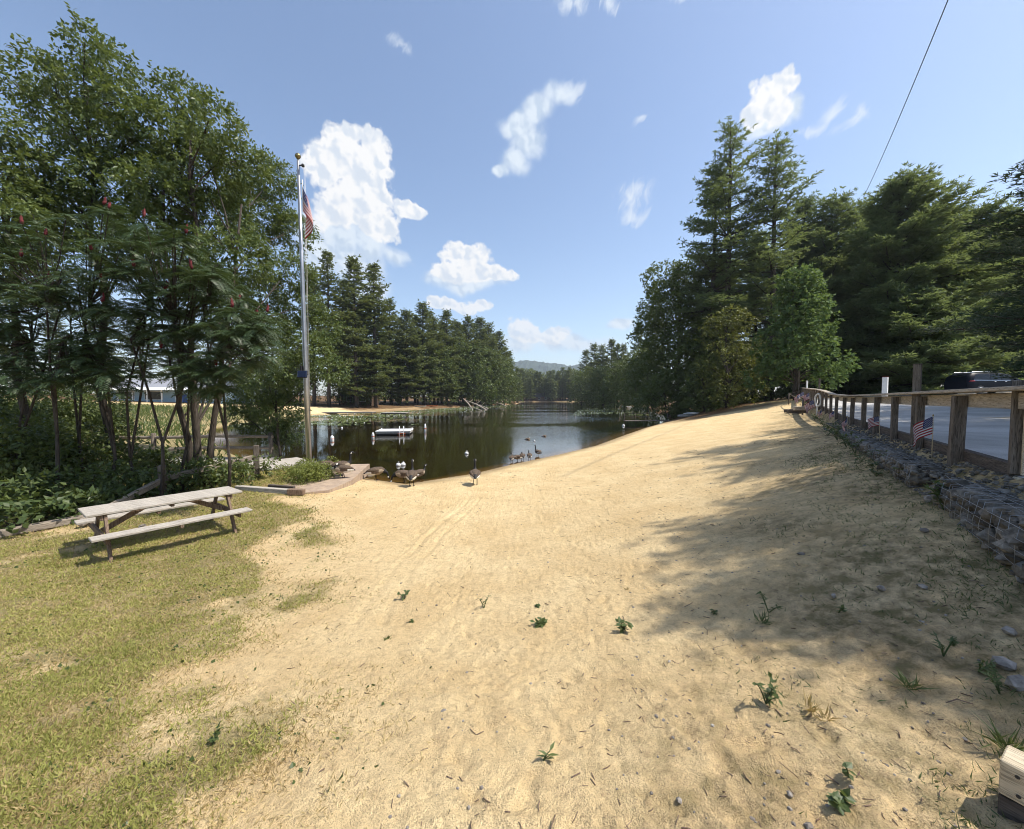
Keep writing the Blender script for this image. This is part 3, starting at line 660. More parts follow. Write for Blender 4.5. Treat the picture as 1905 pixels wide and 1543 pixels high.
# ---- far shore woods and the far right bank: read as a mass
def woods(name, spots, label):
    vs, fs = [[], []], [[], []]
    m = MB()
    for kind, q, x, y, ht, wd in spots:
        H, tm, cm = (masters if kind == 'pine' else decm)[q]; s = ht/H; a = rng.uniform(0, 6.28); c, sn = math.cos(a), math.sin(a); z = gz(x, y)-.2
        for mi, me, keep in ((0, tm, 1.0), (1, cm, .22)):
            n = len(me.vertices); v = np.empty(n*3); me.vertices.foreach_get('co', v); v = v.reshape(-1, 3)
            if mi == 1:
                v = v.reshape(-1, 4, 3); v = v[rng.random(len(v)) < keep]; ce = v.mean(1, keepdims=True); v = (ce+(v-ce)*1.9).reshape(-1, 3)
                f = np.arange(len(v)).reshape(-1, 4)
            else:
                v = v[:14*8]; i = np.arange(13)[:, None]*8; j = np.arange(8)[None]; f = np.stack([i+j, i+(j+1) % 8, i+8+(j+1) % 8, i+8+j], -1).reshape(-1, 4)
                if len(v) < 112: continue
            v = np.stack([(v[:, 0]*c-v[:, 1]*sn)*s*wd+x, (v[:, 0]*sn+v[:, 1]*c)*s*wd+y, v[:, 2]*s+z], -1)
            m.add(v, f, mi)
    o = m.build(name, [M['bark'], M['needle_far']]); tag(o, label, 'woods', kind='stuff'); return o
sp = []
rw = np.random.default_rng(12)
for px in np.arange(968, 1150, 4.2):
    for row in range(2):
        Y = 316+row*22+rw.uniform(-5, 9); x = (px+rw.uniform(-3, 3)-CX)/F*Y; sp.append(('pine' if rw.random() < .75 else 'dec', int(rw.integers(0, 4)), x, Y, rw.uniform(15, 25)-row*-3, 1.15))
woods('far_shore_woods', sp, 'distant woods across the far end of the lake under the hills')
# ---- right bank, trees along the lake far out
RB = [(1090, 652, 215, 1, 1.1, 'farthest pine at the tip of the right bank'), (1104, 640, 190, 0, 1.1, 'pine second from the tip of the right bank'), (1120, 642, 172, 3, 1.1, 'broad low pine near the tip of the right bank'),
      (1136, 632, 156, 1, 1.0, 'pointed pine midway along the far right bank'), (1148, 640, 140, 0, 1.0, 'layered pine midway along the far right bank'), (1160, 640, 130, 3, .9, 'full pine beside the big dark oak far side'),
      (1186, 600, 112, 1, .7, 'tall pine rising behind the dark oak over the water'), (1216, 540, 96, 0, .8, 'pine just behind the left edge of the dark oak'),]
for px, top, Y, q, wd, lab in RB: put_tree('pine', 'pine_tree', q, px, top, Y, lab, 'pine tree', 'pines along the right bank', wd)
for px, top, Y, q, wd, lab in [(1082, 690, 205, 0, 1.2, 'low round tree at the water on the right bank tip'), (1100, 684, 180, 1, 1.1, 'leafy tree touching the water by the right bank tip'), (1122, 680, 158, 2, 1.1, 'round leafy tree midway along the right shore'), (1142, 676, 138, 3, 1.1, 'leafy tree bulging over the right shore water'), (1162, 664, 118, 0, 1.1, 'large leafy tree over the water beyond the oak'), (1182, 655, 100, 1, 1.0, 'leafy tree on the shore just beyond the oak'), (1205, 640, 86, 2, 1.0, 'bushy tree at the waterline under the oak')]:
    put_tree('dec', 'maple_tree', q, px, top, Y, lab, 'tree', 'leafy trees along the right bank', wd)
# ---- the near right group: each its own shape
def own_pine(seed, px, top, Y, cb, Rr, lab, dxp=0, needle='needle', name='pine_tree', **kw):
    x, z = at_ground(px, Y); H = P(px, top, Y).z-z
    a = dict(step=.60, blade=.50, bw=.11, per=9, tw=.55); a.update(kw); Rr *= 1.15
    tr, cr = pine(seed, H, cb, Rr, **a)
    return tree_obj(name, lab, 'pine tree', tr, cr, M['bark'], M[needle], (x, Y, z-.15), 0, 'big pines behind the car park')
own_pine(301, 1352, 228, 49, .30, 5.6, 'tallest pine with open ragged crown on the left of the group', sparse=.42, wind=.05, nb=5, droop=.05, k=.8, per=8, step=.75)
own_pine(302, 1322, 300, 51, .34, 4.6, 'leaning pine close against the left of the tallest pine', sparse=.4, wind=-.05, nb=4, k=.8, per=8)
own_pine(303, 1432, 252, 48, .28, 5.4, 'second tallest pine with tufted top and bare limbs', sparse=.42, nb=5, droop=.08, k=.8, per=8, step=.75)
own_pine(304, 1535, 368, 53, .16, 7.0, 'medium pine in the gap right of the two tallest', sparse=.2, wind=.15)
own_pine(305, 1592, 380, 55, .14, 6.6, 'shadowed pine left of the broad dense pine', sparse=.2, wind=.15)
own_pine(306, 1660, 330, 43, .10, 7.2, 'broad dense pine with windswept top above the white post', sparse=.06, wind=.20, nb=7, step=.56, droop=.10)
own_pine(307, 1738, 385, 48, .12, 6.6, 'windswept pine between the broad pine and the van', sparse=.1, wind=.22, nb=6)
own_pine(308, 1800, 380, 46, .14, 6.0, 'windswept pine standing above the parked van', sparse=.1, wind=.22, nb=6)
own_pine(309, 1862, 392, 44, .10, 5.6, 'dark pine behind the front of the van', sparse=.1, wind=.2, nb=6)
own_pine(310, 1640, 440, 60, .05, 5.6, 'far shaded pine seen low behind the white post', sparse=.1)
own_pine(319, 1486, 368, 57, .12, 6.0, 'shaded pine between the second tallest and the medium pine', sparse=.15)
own_pine(311, 1478, 420, 60, .05, 5.4, 'far shaded pine behind the bright maple', sparse=.1)
own_pine(316, 1560, 470, 62, .04, 5.6, 'far shaded pine low in the gap right of the maple', sparse=.1)
own_pine(317, 1770, 470, 60, .04, 5.6, 'far shaded pine low behind the van roof', sparse=.1)
own_pine(318, 1400, 430, 62, .04, 5.4, 'far shaded pine low between the two tallest', sparse=.1)
# lower pines whose boughs reach down behind the fence
own_pine(312, 1580, 560, 47, .02, 5.0, 'low bushy pine with drooping boughs behind the fence', sparse=.05, nb=6, droop=.18)
own_pine(313, 1700, 545, 38, .03, 5.2, 'low pine with sunlit boughs over the tall grey post', sparse=.05, nb=7, droop=.2, wind=.1)
own_pine(314, 1845, 560, 42, .03, 5.0, 'low shaded pine just behind the van', sparse=.05, nb=6, droop=.16)
own_pine(315, 1340, 470, 56, .05, 5.0, 'dark pine filling in under the tallest pine', sparse=.12, nb=6)
# hemlock at the frame edge and the pines out of frame whose shade falls over the beach
def hem(seed, x, y, H, Rr, lab, cb=.2, **kw):
    tr, cr = pine(seed, H, cb, Rr, nb=6, step=.42, blade=.26, bw=.055, per=9, droop=.22, flat=.25, tw=.4, sparse=.05, **kw)
    t = tree_obj('hemlock_tree', lab, 'hemlock', tr, cr, M['bark'], M['hemlock'], (x, y, gz(x, y)-.1), 0, 'hemlocks beyond the car park'); return t
hem(401, 25.4, 15.8, 14.0, 5.2, 'dark hemlock with drooping boughs cutting in beside the car park', .12)
SH = hem(402, 18.6, 7.8, 18, 4.4, 'hemlock shading the fence end of the sandy slope')
for q, (x, y, s) in enumerate([(10.6, 2.7, (.68, .68, .66)), (14.0, 4.6, (.8, .8, .90)), (9.4, 1.5, (.62, .62, .48))]):
    dup(SH, (x, y, gz(x, y)-.1), q*1.3, 'hemlock shading the fence end of the sandy slope', None, s)
tr, cr = pine(420, 29, .50, 4.4, step=1.0, blade=.5, bw=.11, per=5, tw=.7, sparse=.4)
TP = tree_obj('pine_tree', 'tall bare stemmed pine shading the middle of the fence', 'pine tree', tr, cr, M['bark'], M['needle'], (26.0, 11.6, gz(26.0, 11.6)-.1), 0, 'tall pines beyond the car park')
for q, (x, y, s) in enumerate([(23.0, 9.2, .86), (31.0, 14.8, 1.02), (36.5, 19.2, 1.05)]):
    dup(TP, (x, y, gz(x, y)-.1), q*1.7, 'tall bare stemmed pine shading the middle of the fence', None, s)
# maple, olive shrub tree and the dark oak
def own_broad(seed, name, lab, cat, px, top, Y, cb, Rr, leafm, bark='bark', **kw):
    x, z = at_ground(px, Y); H = P(px, top, Y).z-z; tr, cr = broadleaf(seed, H, cb, Rr, **kw)
    return tree_obj(name, lab, cat, tr, cr, M[bark], M[leafm], (x, Y, z-.1))
own_broad(501, 'maple_tree', 'bright young maple at the far end of the timber fence', 'maple', 1480, 500, 37, .16, 4.2, 'maple', leaf=.30, lw=.24, dens=19, n=34, cone=.74, wind=(.25, 0, 0), spray=5, droop=.3)
own_broad(502, 'shrub_tree', 'olive green small tree between the dune and the maple', 'tree', 1352, 570, 43, .03, 4.0, 'olive', leaf=.22, lw=.13, dens=24, n=30, cone=.35)
own_broad(503, 'oak_tree', 'big dark oak leaning over the water on the right shore', 'oak', 1262, 488, 57, .04, 7.6, 'broad', leaf=.36, lw=.24, dens=15, n=40, cone=.15)
own_broad(504, 'oak_tree', 'dark leafy tree in front of the tallest pine on the right shore', 'oak', 1310, 585, 50, .02, 5.0, 'broad', leaf=.30, lw=.20, dens=17, n=30, cone=.2)
own_broad(505, 'shrub_tree', 'low dark shrub at the waterline left of the beached boat', 'shrub', 1240, 690, 50, .0, 3.4, 'broad', leaf=.26, lw=.17, dens=20, n=22, cone=.1)
own_broad(506, 'shrub_tree', 'low green shrub above the dune beside the olive tree', 'shrub', 1310, 668, 44.5, .0, 3.0, 'broad', leaf=.22, lw=.14, dens=22, n=22, cone=.1)
own_broad(507, 'shrub_tree', 'dark shrub behind the far end of the timber fence', 'shrub', 1420, 640, 47, .0, 3.6, 'broad', leaf=.26, lw=.16, dens=18, n=22, cone=.1)
# understory behind the car park: countless twiggy saplings
us = []
for _ in range(46):
    px = rw.uniform(1440, 1990); Y = rw.uniform(46, 58); us.append(('dec', int(rw.integers(0, 4)), (px-CX)/F*Y, Y, rw.uniform(3, 6), .9))
woods('undergrowth', us, 'shadowy undergrowth along the wood edge behind the car park')

# ---- left foreground trees
def near_tree(seed, base, top, lobes, lab, dens=320, leaf=.14, lw=.064, r0=.11, trunks=None, Yr=(11, 13), bark='bark'):
    r = np.random.default_rng(seed); b = np.array(base); L = []
    for px, py, pr in lobes:
        Y = r.uniform(*Yr) if px < 470 else r.uniform(16.4, 18.0); p = np.array(P(px, py, Y)); L.append((p-b, np.array((1, 1.0, .70))*pr*.79/F*Y))
    tr, cr = MB(), MB()
    limbs(tr, r, (0, 0, -.2), np.array(P(*top))-b, L, r0)
    for tb, tt in (trunks or []): limbs(tr, r, np.array(tb)-b, np.array(P(*tt))-b, L[::4], r0*.8)
    lobes_leaves(cr, r, L, leaf, lw, dens, 11, .25, (.45, 0, .08))
    return tree_obj('locust_tree', lab, 'tree', tr, cr, M[bark], M['locust'], base, 0, 'locust trees over the picnic table')
def gp(px, Y): X = (px-CX)/F*Y; return (X, Y, gz(X, Y))
near_tree(601, gp(362, 11.6), (350, 250, 11.8), [(330, 185, 48), (388, 225, 52), (300, 250, 70), (440, 300, 58), (370, 320, 85), (505, 335, 48), (470, 400, 72), (545, 430, 44), (300, 360, 70), (400, 410, 70), (430, 480, 75), (535, 505, 50),
          (470, 545, 60), (560, 570, 42), (500, 610, 50), (390, 545, 60), (330, 470, 60)],
          'tall leafy locust with three trunks nearest the flagpole', trunks=[(gp(378, 11.2), (450, 380, 11.6)), (gp(345, 11.9), (300, 330, 12))])
near_tree(602, gp(205, 11.9), (165, 160, 12.2), [(158, 80, 34), (196, 118, 44), (150, 165, 58), (215, 190, 55), (75, 130, 36), (25, 150, 40), (110, 215, 55), (180, 255, 70), (255, 285, 60), (130, 310, 55), (210, 350, 75), (150, 400, 70), (270, 420, 60), (90, 370, 50), (230, 470, 60)],
          'tallest locust with wind bent top at the left', dens=310)
near_tree(603, gp(40, 11.0), (10, 320, 11.4), [(-10, 235, 50), (25, 300, 50), (-30, 330, 70), (45, 375, 52), (5, 410, 66), (70, 440, 60), (-30, 480, 70), (40, 510, 60)], 'locust cut by the left edge of the frame', Yr=(10.2, 12))
near_tree(604, gp(520, 16.0), (505, 640, 17.0), [(575, 650, 46), (615, 690, 34), (545, 690, 48), (500, 715, 58), (470, 745, 52), (520, 765, 50), (455, 775, 36), (530, 805, 36), (495, 800, 40), (600, 610, 40)],
          'low leaning tree drooping over the water behind the flagpole', Yr=(16.4, 18.0), r0=.06, dens=260)
# ---- sumacs with pinnate fronds and red seed cones
def frond(mb, r, o, d, L, leafl):
    d = d/np.linalg.norm(d); n = 11; s = np.linspace(0, 1, 8); h = np.array((d[0], d[1], 0)); h /= np.linalg.norm(h)+1e-9
    pts = o+np.outer(s*L, d); pts[:, 2] -= L*.50*s**2
    mb.tube(pts, np.linspace(.006, .002, 8), 3, 0, cap=False)
    u = np.linspace(.16, 1, n); B = np.stack([np.interp(u, s, pts[:, c]) for c in range(3)], -1); tg = np.gradient(B, axis=0); tg /= np.linalg.norm(tg, axis=1)[:, None]
    sd = np.cross(tg, (0, 0, 1)); sd /= np.linalg.norm(sd, axis=1)[:, None]+1e-9; sz = leafl*(1-.65*np.abs(u-.45)**1.3)
    up = np.cross(sd, tg)
    for sg in (-1, 1): mb.leaves(B, sd*sg*.9+tg*.45-up*.18+r.normal(0, .06, (n, 3)), up+sd*sg*.15, sz, sz*.30, 0, .14)
    mb.leaves(B[-1:], tg[-1:], up[-1:], sz[-1:]*1.3, sz[-1:]*.35)
CONES = [(193, 383), (203, 390), (268, 407), (346, 437), (42, 420), (85, 440), (170, 468), (250, 500), (190, 520), (108, 545), (92, 522), (308, 543), (357, 503), (310, 540), (447, 563), (478, 588), (497, 583), (432, 575), (450, 594), (40, 480), (300, 650), (447, 651), (402, 682), (190, 565)]
SUM = [(200, 9.6, 'sumac with thick forked trunk left of the table'), (98, 8.9, 'leaning sumac at the left edge thicket'), (255, 10.0, 'thin sumac between the two forked ones'), (292, 9.3, 'sumac whose trunk forks low beside the rail post'), (60, 9.8, 'sumac with curved trunk deep in the thicket'), (420, 10.2, 'sumac reaching right toward the flagpole'), (150, 10.6, 'slender sumac behind the leafy weeds'), (335, 10.4, 'dark sumac in front of the locust trunks')]
rs = np.random.default_rng(77); ros = []
for px, py in CONES: ros.append((px, py, rs.uniform(8.4, 9.4), True))
for _ in range(370):
    px = rs.uniform(-60, 500); top = 395 if px < 300 else np.interp(px, [300, 360, 480, 540], [400, 440, 560, 640])
    py = top+(725-top)*rs.random()**.8
    if px > 420 and py > 680: continue
    ros.append((px, py, rs.uniform(8.3, 10.6), False))
for k, (bx, bY, lab) in enumerate(SUM):
    b = np.array(gp(bx, bY)); mine = [q for q in ros if min(range(len(SUM)), key=lambda z: abs(SUM[z][0]-q[0])+25*abs(SUM[z][1]-q[2])) == k]
    t = thing('sumac_tree', lab, 'sumac', b, 0, 'sumacs beside the picnic table'); tr, cr = MB(), MB()
    hubs = [np.array(P(bx+rs.uniform(-60, 60), rs.uniform(560, 640), bY))-b for _ in range(2)]
    fork = np.array((rs.normal(0, .1), rs.normal(0, .1), rs.uniform(.9, 2.0)))
    tr.tube([np.array((0, 0, -.2)), fork*.5+rs.normal(0, .05, 3), fork], [.045, .037, .032], 7)
    for h in hubs: tr.tube([fork, fork*.5+h*.5+rs.normal(0, .12, 3), h], [.03, .024, .017], 6, cap=False)
    cones = []
    for px, py, Y, c in mine:
        p = np.array(P(px, py, Y))-b; h = hubs[int(np.argmin([np.linalg.norm(p-q) for q in hubs]))]
        m_ = h*.4+p*.6; m_[2] -= .12*np.linalg.norm(p-h); tr.tube([h, m_, p], [.018, .012, .008], 5, cap=False)
        nf = rs.integers(7, 11)
        for q in range(nf):
            a = q*6.283/nf+rs.normal(0, .2); e = rs.uniform(-.15, .75); frond(cr, rs, p-np.array((0, 0, .02*q)), np.array((math.cos(a)*math.cos(e)+.15, math.sin(a)*math.cos(e), math.sin(e))), rs.uniform(.36, .58), rs.uniform(.09, .13))
        if c: cones.append(p)
    tr.build('trunk', M['bark'], t); cr.build('crown', M['sumac'], t)
    for p in cones:
        cm = MB(); q = rs.normal(0, .12, 2); ln = rs.uniform(.14, .20)
        prof = [(.004, 0), (.025, .12*ln), (.033, .3*ln), (.030, .45*ln), (.028, .6*ln), (.021, .78*ln), (.012, .92*ln), (.003, ln)]
        cm.lathe(prof, 9, 0, (0, 0, 0))
        v = cm.v[0]; cm.v[0] = v*(1+rs.uniform(-.32, .32, (len(v), 1)))+np.array((q[0], q[1], 0))*v[:, 2:]/1.0
        cm.build('seed_cone', M['seed'], t, tuple(p+np.array((0, 0, .02))))
# ---- shrubs and weeds of the thicket
def bush(name, lab, cat, x, y, w_, h_, leafm, leaf, lw, dens, n=12, seed=0, spray=6, group=None, z=None):
    r = np.random.default_rng(seed); cr, st = MB(), MB(); L = []
    for q in range(n):
        a = r.uniform(0, 6.28); d = math.sqrt(r.random())*w_*.42; L.append((np.array((d*math.cos(a), d*math.sin(a), h_*r.uniform(.25, .78)*(1-.4*d/(w_*.5)))), np.array((1, 1, .8))*r.uniform(.16, .28)*max(w_*.7, h_)))
    for c, rd in L: st.tube([(c[0]*.2, c[1]*.2, -.05), c*np.array((.6, .6, .6)), c], [.016, .011, .005], 4, cap=False)
    lobes_leaves(cr, r, L, leaf, lw, dens, spray, .1)
    t = thing(name, lab, cat, (x, y, gz(x, y) if z is None else z), 0, group); st.build('stems', M['bark'], t); cr.build('foliage', M[leafm], t); return t
for k, (px, Y, w_, h_, lab) in enumerate([(60, 8.4, 1.9, 1.0, 'dark bush under the leaning sumac at the left edge'), (150, 9.2, 1.6, 1.1, 'dark bush behind the big leafed weeds'), (235, 9.9, 1.7, 1.0, 'shaded bush between sumac trunks left of the rail post'), (330, 10.4, 1.5, .9, 'shaded bush at the foot of the locust trunks'), (400, 10.8, 1.8, 1.0, 'dark bush behind the picnic table top'), (450, 11.4, 1.5, .95, 'shaded bush beside the dock steps post'), (-20, 9.4, 2.2, 2.6, 'tall dark bush at the far left edge'), (90, 10.6, 2.2, 2.4, 'tall dark thicket bush deep behind the sumacs'), (190, 11.4, 1.8, 1.6, 'dark bush under the tallest locust'), (20, 13.5, 3.2, 3.6, 'high dark bush farthest back in the left thicket'), (110, 15.0, 3.4, 3.4, 'high dark bush behind the forked sumac at the left'), (175, 16.5, 3.0, 2.4, 'dark bush on the inlet bank behind the tallest locust'), (250, 13.2, 2.2, 1.1, 'low dark bush below the boardwalk rails'), (310, 13.6, 2.0, 1.0, 'low dark bush between boardwalk and locust trunks')]):
    g_ = gp(px, Y); bush('bush', lab, 'bush', g_[0], g_[1], w_, h_, 'broad', .13, .07, 80, 15, 700+k, group='shaded bushes of the thicket')
for k, (px, Y, w_, h_, lab) in enumerate([(35, 7.5, 1.3, .62, 'sunlit big leafed weed patch at the left frame edge'), (110, 7.9, 1.2, .66, 'sunlit big leafed weeds above the left rail'), (165, 8.4, 1.1, .6, 'weeds with pale leaves next to the table end'), (5, 8.1, 1.3, .8, 'tall leafy weeds behind the left edge weed patch'), (215, 9.0, 1.0, .5, 'low weeds in front of the sloping rail')]):
    g_ = gp(px, Y); bush('weed_bush', lab, 'weeds', g_[0], g_[1], w_, h_, 'weed', .15, .10, 42, 12, 720+k, 5, 'leafy weeds along the rail')
# ------------------------------------------------------------------ timber guard fence on the right
def fpt(Y, off=0.0): return np.array((fence_x(Y)+off/.827*.684, Y-off*.562))       # off: metres square to the fence, + = lot side
def ftop(Y): return float(np.interp(Y, [3, 5.1, 7.9, 10.6, 12.2, 15.4, 17.7, 21.7, 37], [3.10, 3.088, 3.086, 3.074, 3.07, 3.10, 3.27, 3.48, 3.98]))
def fbase(Y): return float(np.interp(Y, [3, 5.1, 15, 20, 37], [2.06, 2.07, 2.10, 2.30, 2.92]))
fd = Vector((.68, 1, 0)).normalized(); fn_ = Vector((fd.y, -fd.x, 0))
fence = thing('guard_fence', 'weathered timber guard fence with pale cap board between sand and car park', 'fence', (fence_x(5.14), 5.14, fbase(5.14)))
fo = np.array(fence.location)
py_ = [5.14, 6.49, 7.86, 9.27, 10.6, 12.2, 13.6, 15.4, 16.9, 18.5, 20.0, 21.5, 23.0, 24.5, 26.0, 27.5, 29.0, 30.5, 32.0, 33.5, 35.0, 37.0]
for Y in py_:
    m = MB(); a = fpt(Y); sz = .125 if Y < 6 else .10
    ht = ftop(Y)-fbase(Y)+.25
    m.box((0, 0, ht/2-.25-.03), (sz, sz, ht-.06), 0, Matrix.Rotation(math.atan2(1, .68), 3, 'Z') @ Matrix.Rotation(R(rng.uniform(-1, 1)), 3, 'X'), .008)
    m.build('post', M['post'], fence, (a[0]-fo[0], a[1]-fo[1], fbase(Y)-fo[2]))
def strip(name, y0, y1, off, zf, wd, ht, matn, seg=2.9, tilt=0.0):
    ys = np.arange(y0, y1, seg); ys = np.append(ys, y1)
    for a, b in zip(ys[:-1], ys[1:]):
        p, q = fpt(a, off), fpt(b, off); m = MB(); A = Vector((p[0], p[1], zf(a)))-Vector(fo); B = Vector((q[0], q[1], zf(b)))-Vector(fo)
        L = (B-A).length; m.box((0, 0, 0), (L-.006, wd, ht), 0, None, .006)
        o = m.build(name, M[matn], fence, (A+B)/2); x = (B-A).normalized(); y = Vector((0, 0, 1)).cross(x).normalized(); z = x.cross(y)
        o.rotation_euler = (Matrix((x, y, z)).transposed() @ Matrix.Rotation(tilt+R(rng.uniform(-1.2, 1.2)), 3, 'X')).to_euler()
strip('cap_board', 3.3, 37.2, .0, lambda y: ftop(y), .20, .042, 'cap', 3.2)
strip('upper_rail', 3.5, 37, .095, lambda y: ftop(y)-.125, .045, .17, 'cap', 2.9)
strip('curb_timber', 4.1, 37, .10, lambda y: fbase(y)+.125, .09, .24, 'kick', 2.6)
for Y in (4.13,):                              # end frame with new brown boards
    e = MB(); A = fpt(4.08, .10)
    Mz = Matrix.Rotation(math.atan2(fd.y, fd.x), 3, 'Z')
    a0 = Vector((A[0], A[1], 0))-Vector((fo[0], fo[1], 0))
    e.box((0, 0, .53), (.05, .12, .98), 0, Mz, .005); e.build('end_post', M['post'], fence, (a0.x, a0.y, fbase(Y)+.10-fo[2]))
    rz_ = Matrix.Rotation(math.atan2(fn_.y, fn_.x), 3, 'Z')
    st = MB(); q = a0-fd*.07+fn_*.02; st.box((0, 0, .53), (.035, .03, .98), 0, rz_, .004); st.build('end_trim', M['pale'], fence, (q.x, q.y, fbase(Y)+.10-fo[2]))
    for k in range(8):
        q = a0-fd*.06+fn_*(.11+.14*k); b = MB(); b.box((0, 0, .51), (.136, .03, .92), 0, rz_, .004); b.build('end_board', M['newwood'], fence, (q.x, q.y, fbase(Y)+.13-fo[2]))
    q = a0-fd*.10+fn_*.60; b = MB(); b.box((0, 0, 0), (1.3, .10, .26), 0, None, .008); o = b.build('end_curb', M['pale'], fence, (q.x, q.y, fbase(Y)-.01-fo[2])); o.rotation_euler = (0, 0, math.atan2(fn_.y, fn_.x))
# other posts
def post(name, lab, cat, px, pytop, Y, wd, matn, zb=None, lean=0.0, cap=None):
    x = (px-CX)/F*Y; z = zb if zb is not None else gz(x, Y); H = P(px, pytop, Y).z-z
    t = thing(name, lab, cat, (x, Y, z)); m = MB(); m.box((lean*H/2, 0, H/2-.1), (wd, wd, H+.2), 0, Matrix.Rotation(lean, 3, 'Y') @ Matrix.Rotation(.6, 3, 'Z'), .006); m.build('shaft', M[matn], t)
    c = MB(); c.box((lean*H, 0, H+.008), (wd*1.06, wd*1.06, .016), 0, Matrix.Rotation(.6, 3, 'Z'), .004); c.build('post_cap' if cap is None else 'sign_top', M[cap or matn], t); return t
post('wooden_post', 'tall grey square post standing inside the fence, higher than the cap board', 'post', 1704, 679, 6.75, .10, 'post')
t = post('utility_post', 'white square post with reddish top at the back of the car park', 'post', 1645, 702, 26, .26, 'white', cap='red')
post('stake', 'thin pale stake rising above the far end of the fence', 'stake', 1500, 709, 31, .10, 'white')
post('stake', 'thin dark stake rising above the fence beside the bent rail', 'stake', 1523, 704, 22, .07, 'post')
post('stake', 'tall thin stake at the very end of the fence under the maple', 'stake', 1485, 690, 36.2, .10, 'post')
# steps hand rail at the far end: two posts and a rope rail
t = thing('hand_rail', 'thin dark hand rail of two posts beside the sandy steps', 'hand rail', G(1467, 752)); o = np.array(t.location)
A, B = G(1467, 753), G(1493, 772)
for a in (A, B):
    m = MB(); m.tube([(0, 0, -.1), (0, 0, .95)], .05, 7); m.build('post', M['post'], t, (a.x-o[0], a.y-o[1], a.z-o[2]))
m = MB(); e = Vector((fence_x(36), 36.2, 3.7)); m.tube([np.array(A)+(0, 0, .92)-o, np.array(B)+(0, 0, .9)-o], .03, 5); m.tube([np.array(A)+(0, 0, .92)-o, np.array(e)-o], .03, 5); m.build('rail', M['post'], t)
for k, (px, py, L_, an) in enumerate([(1478, 766, 2.4, .5), (1500, 768, 2.2, -.2), (1512, 762, 2.2, -.1)]):
    a = G(px, py); m = MB(); m.box((0, 0, .06), (L_, .24, .24), 0, None, .02); o_ = m.build('landscape_timber', M['kick' if k < 2 else 'cap'], None, a, (0, 0, an))
    tag(o_, ['dark log edging lying on sand at the far hand rail', 'dark landscape timber step below the flags at the fence end', 'pale landscape timber step next to the far gabion'][k], 'timber')
# white looped rope on the fence
m = MB(); c = P(1527, 738, 21.0); th = np.linspace(0, 6.28, 22)
m.tube([(.02*math.cos(3*q), .19*math.sin(q), .34*math.cos(q)) for q in th], .045, 6); m.tube([(0, .05, -.3), (.03, .08, -.8), (0, .0, -1.2)], .04, 6)
o = m.build('rope', M['rope'], None, c+Vector((-.15, 0, -.2))); tag(o, 'white looped rope hanging on the fence near its bend', 'rope')
# ------------------------------------------------------------------ gabions
def rock(r, n=1, sub=1):
    """one irregular stone, unit size"""
    ph = (1+5**.5)/2
    v = np.array([(-1, ph, 0), (1, ph, 0), (-1, -ph, 0), (1, -ph, 0), (0, -1, ph), (0, 1, ph), (0, -1, -ph), (0, 1, -ph), (ph, 0, -1), (ph, 0, 1), (-ph, 0, -1), (-ph, 0, 1)], float); v /= np.linalg.norm(v[0])
    f = np.array([(0, 11, 5), (0, 5, 1), (0, 1, 7), (0, 7, 10), (0, 10, 11), (1, 5, 9), (5, 11, 4), (11, 10, 2), (10, 7, 6), (7, 1, 8), (3, 9, 4), (3, 4, 2), (3, 2, 6), (3, 6, 8), (3, 8, 9), (4, 9, 5), (2, 4, 11), (6, 2, 10), (8, 6, 7), (9, 8, 1)])
    for _ in range(3):                           # flat facets cut off the ball
        d = rdir(1, r)[0]; k = r.uniform(.45, .75); h = v@d; v = v-np.outer(np.maximum(h-k, 0), d)
    return v*(1+r.uniform(-.16, .16, (12, 1))), f
def rocks(mb, r, cs, sizes, m=0, flatz=.75):
    for c, s_ in zip(cs, sizes):
        v, f = rock(r); v = v*np.array((r.uniform(.8, 1.3), r.uniform(.7, 1.1), flatz*r.uniform(.7, 1.2)))*s_; a = r.uniform(0, 6.28); ca, sa = math.cos(a), math.sin(a)
        mb.add(np.stack([v[:, 0]*ca-v[:, 1]*sa, v[:, 0]*sa+v[:, 1]*ca, v[:, 2]], -1)+c, f, m)
rg = np.random.default_rng(9)
GB = [(2.3, 4.25, .62, 'wire gabion of dark stones nearest the camera'), (5.05, 7.1, .34, 'low slumped gabion below the first fence flag'), (7.2, 9.2, .34, 'wire gabion beside the second fence flag'), (9.3, 11.2, .32, 'far low gabion where the weeds begin')]
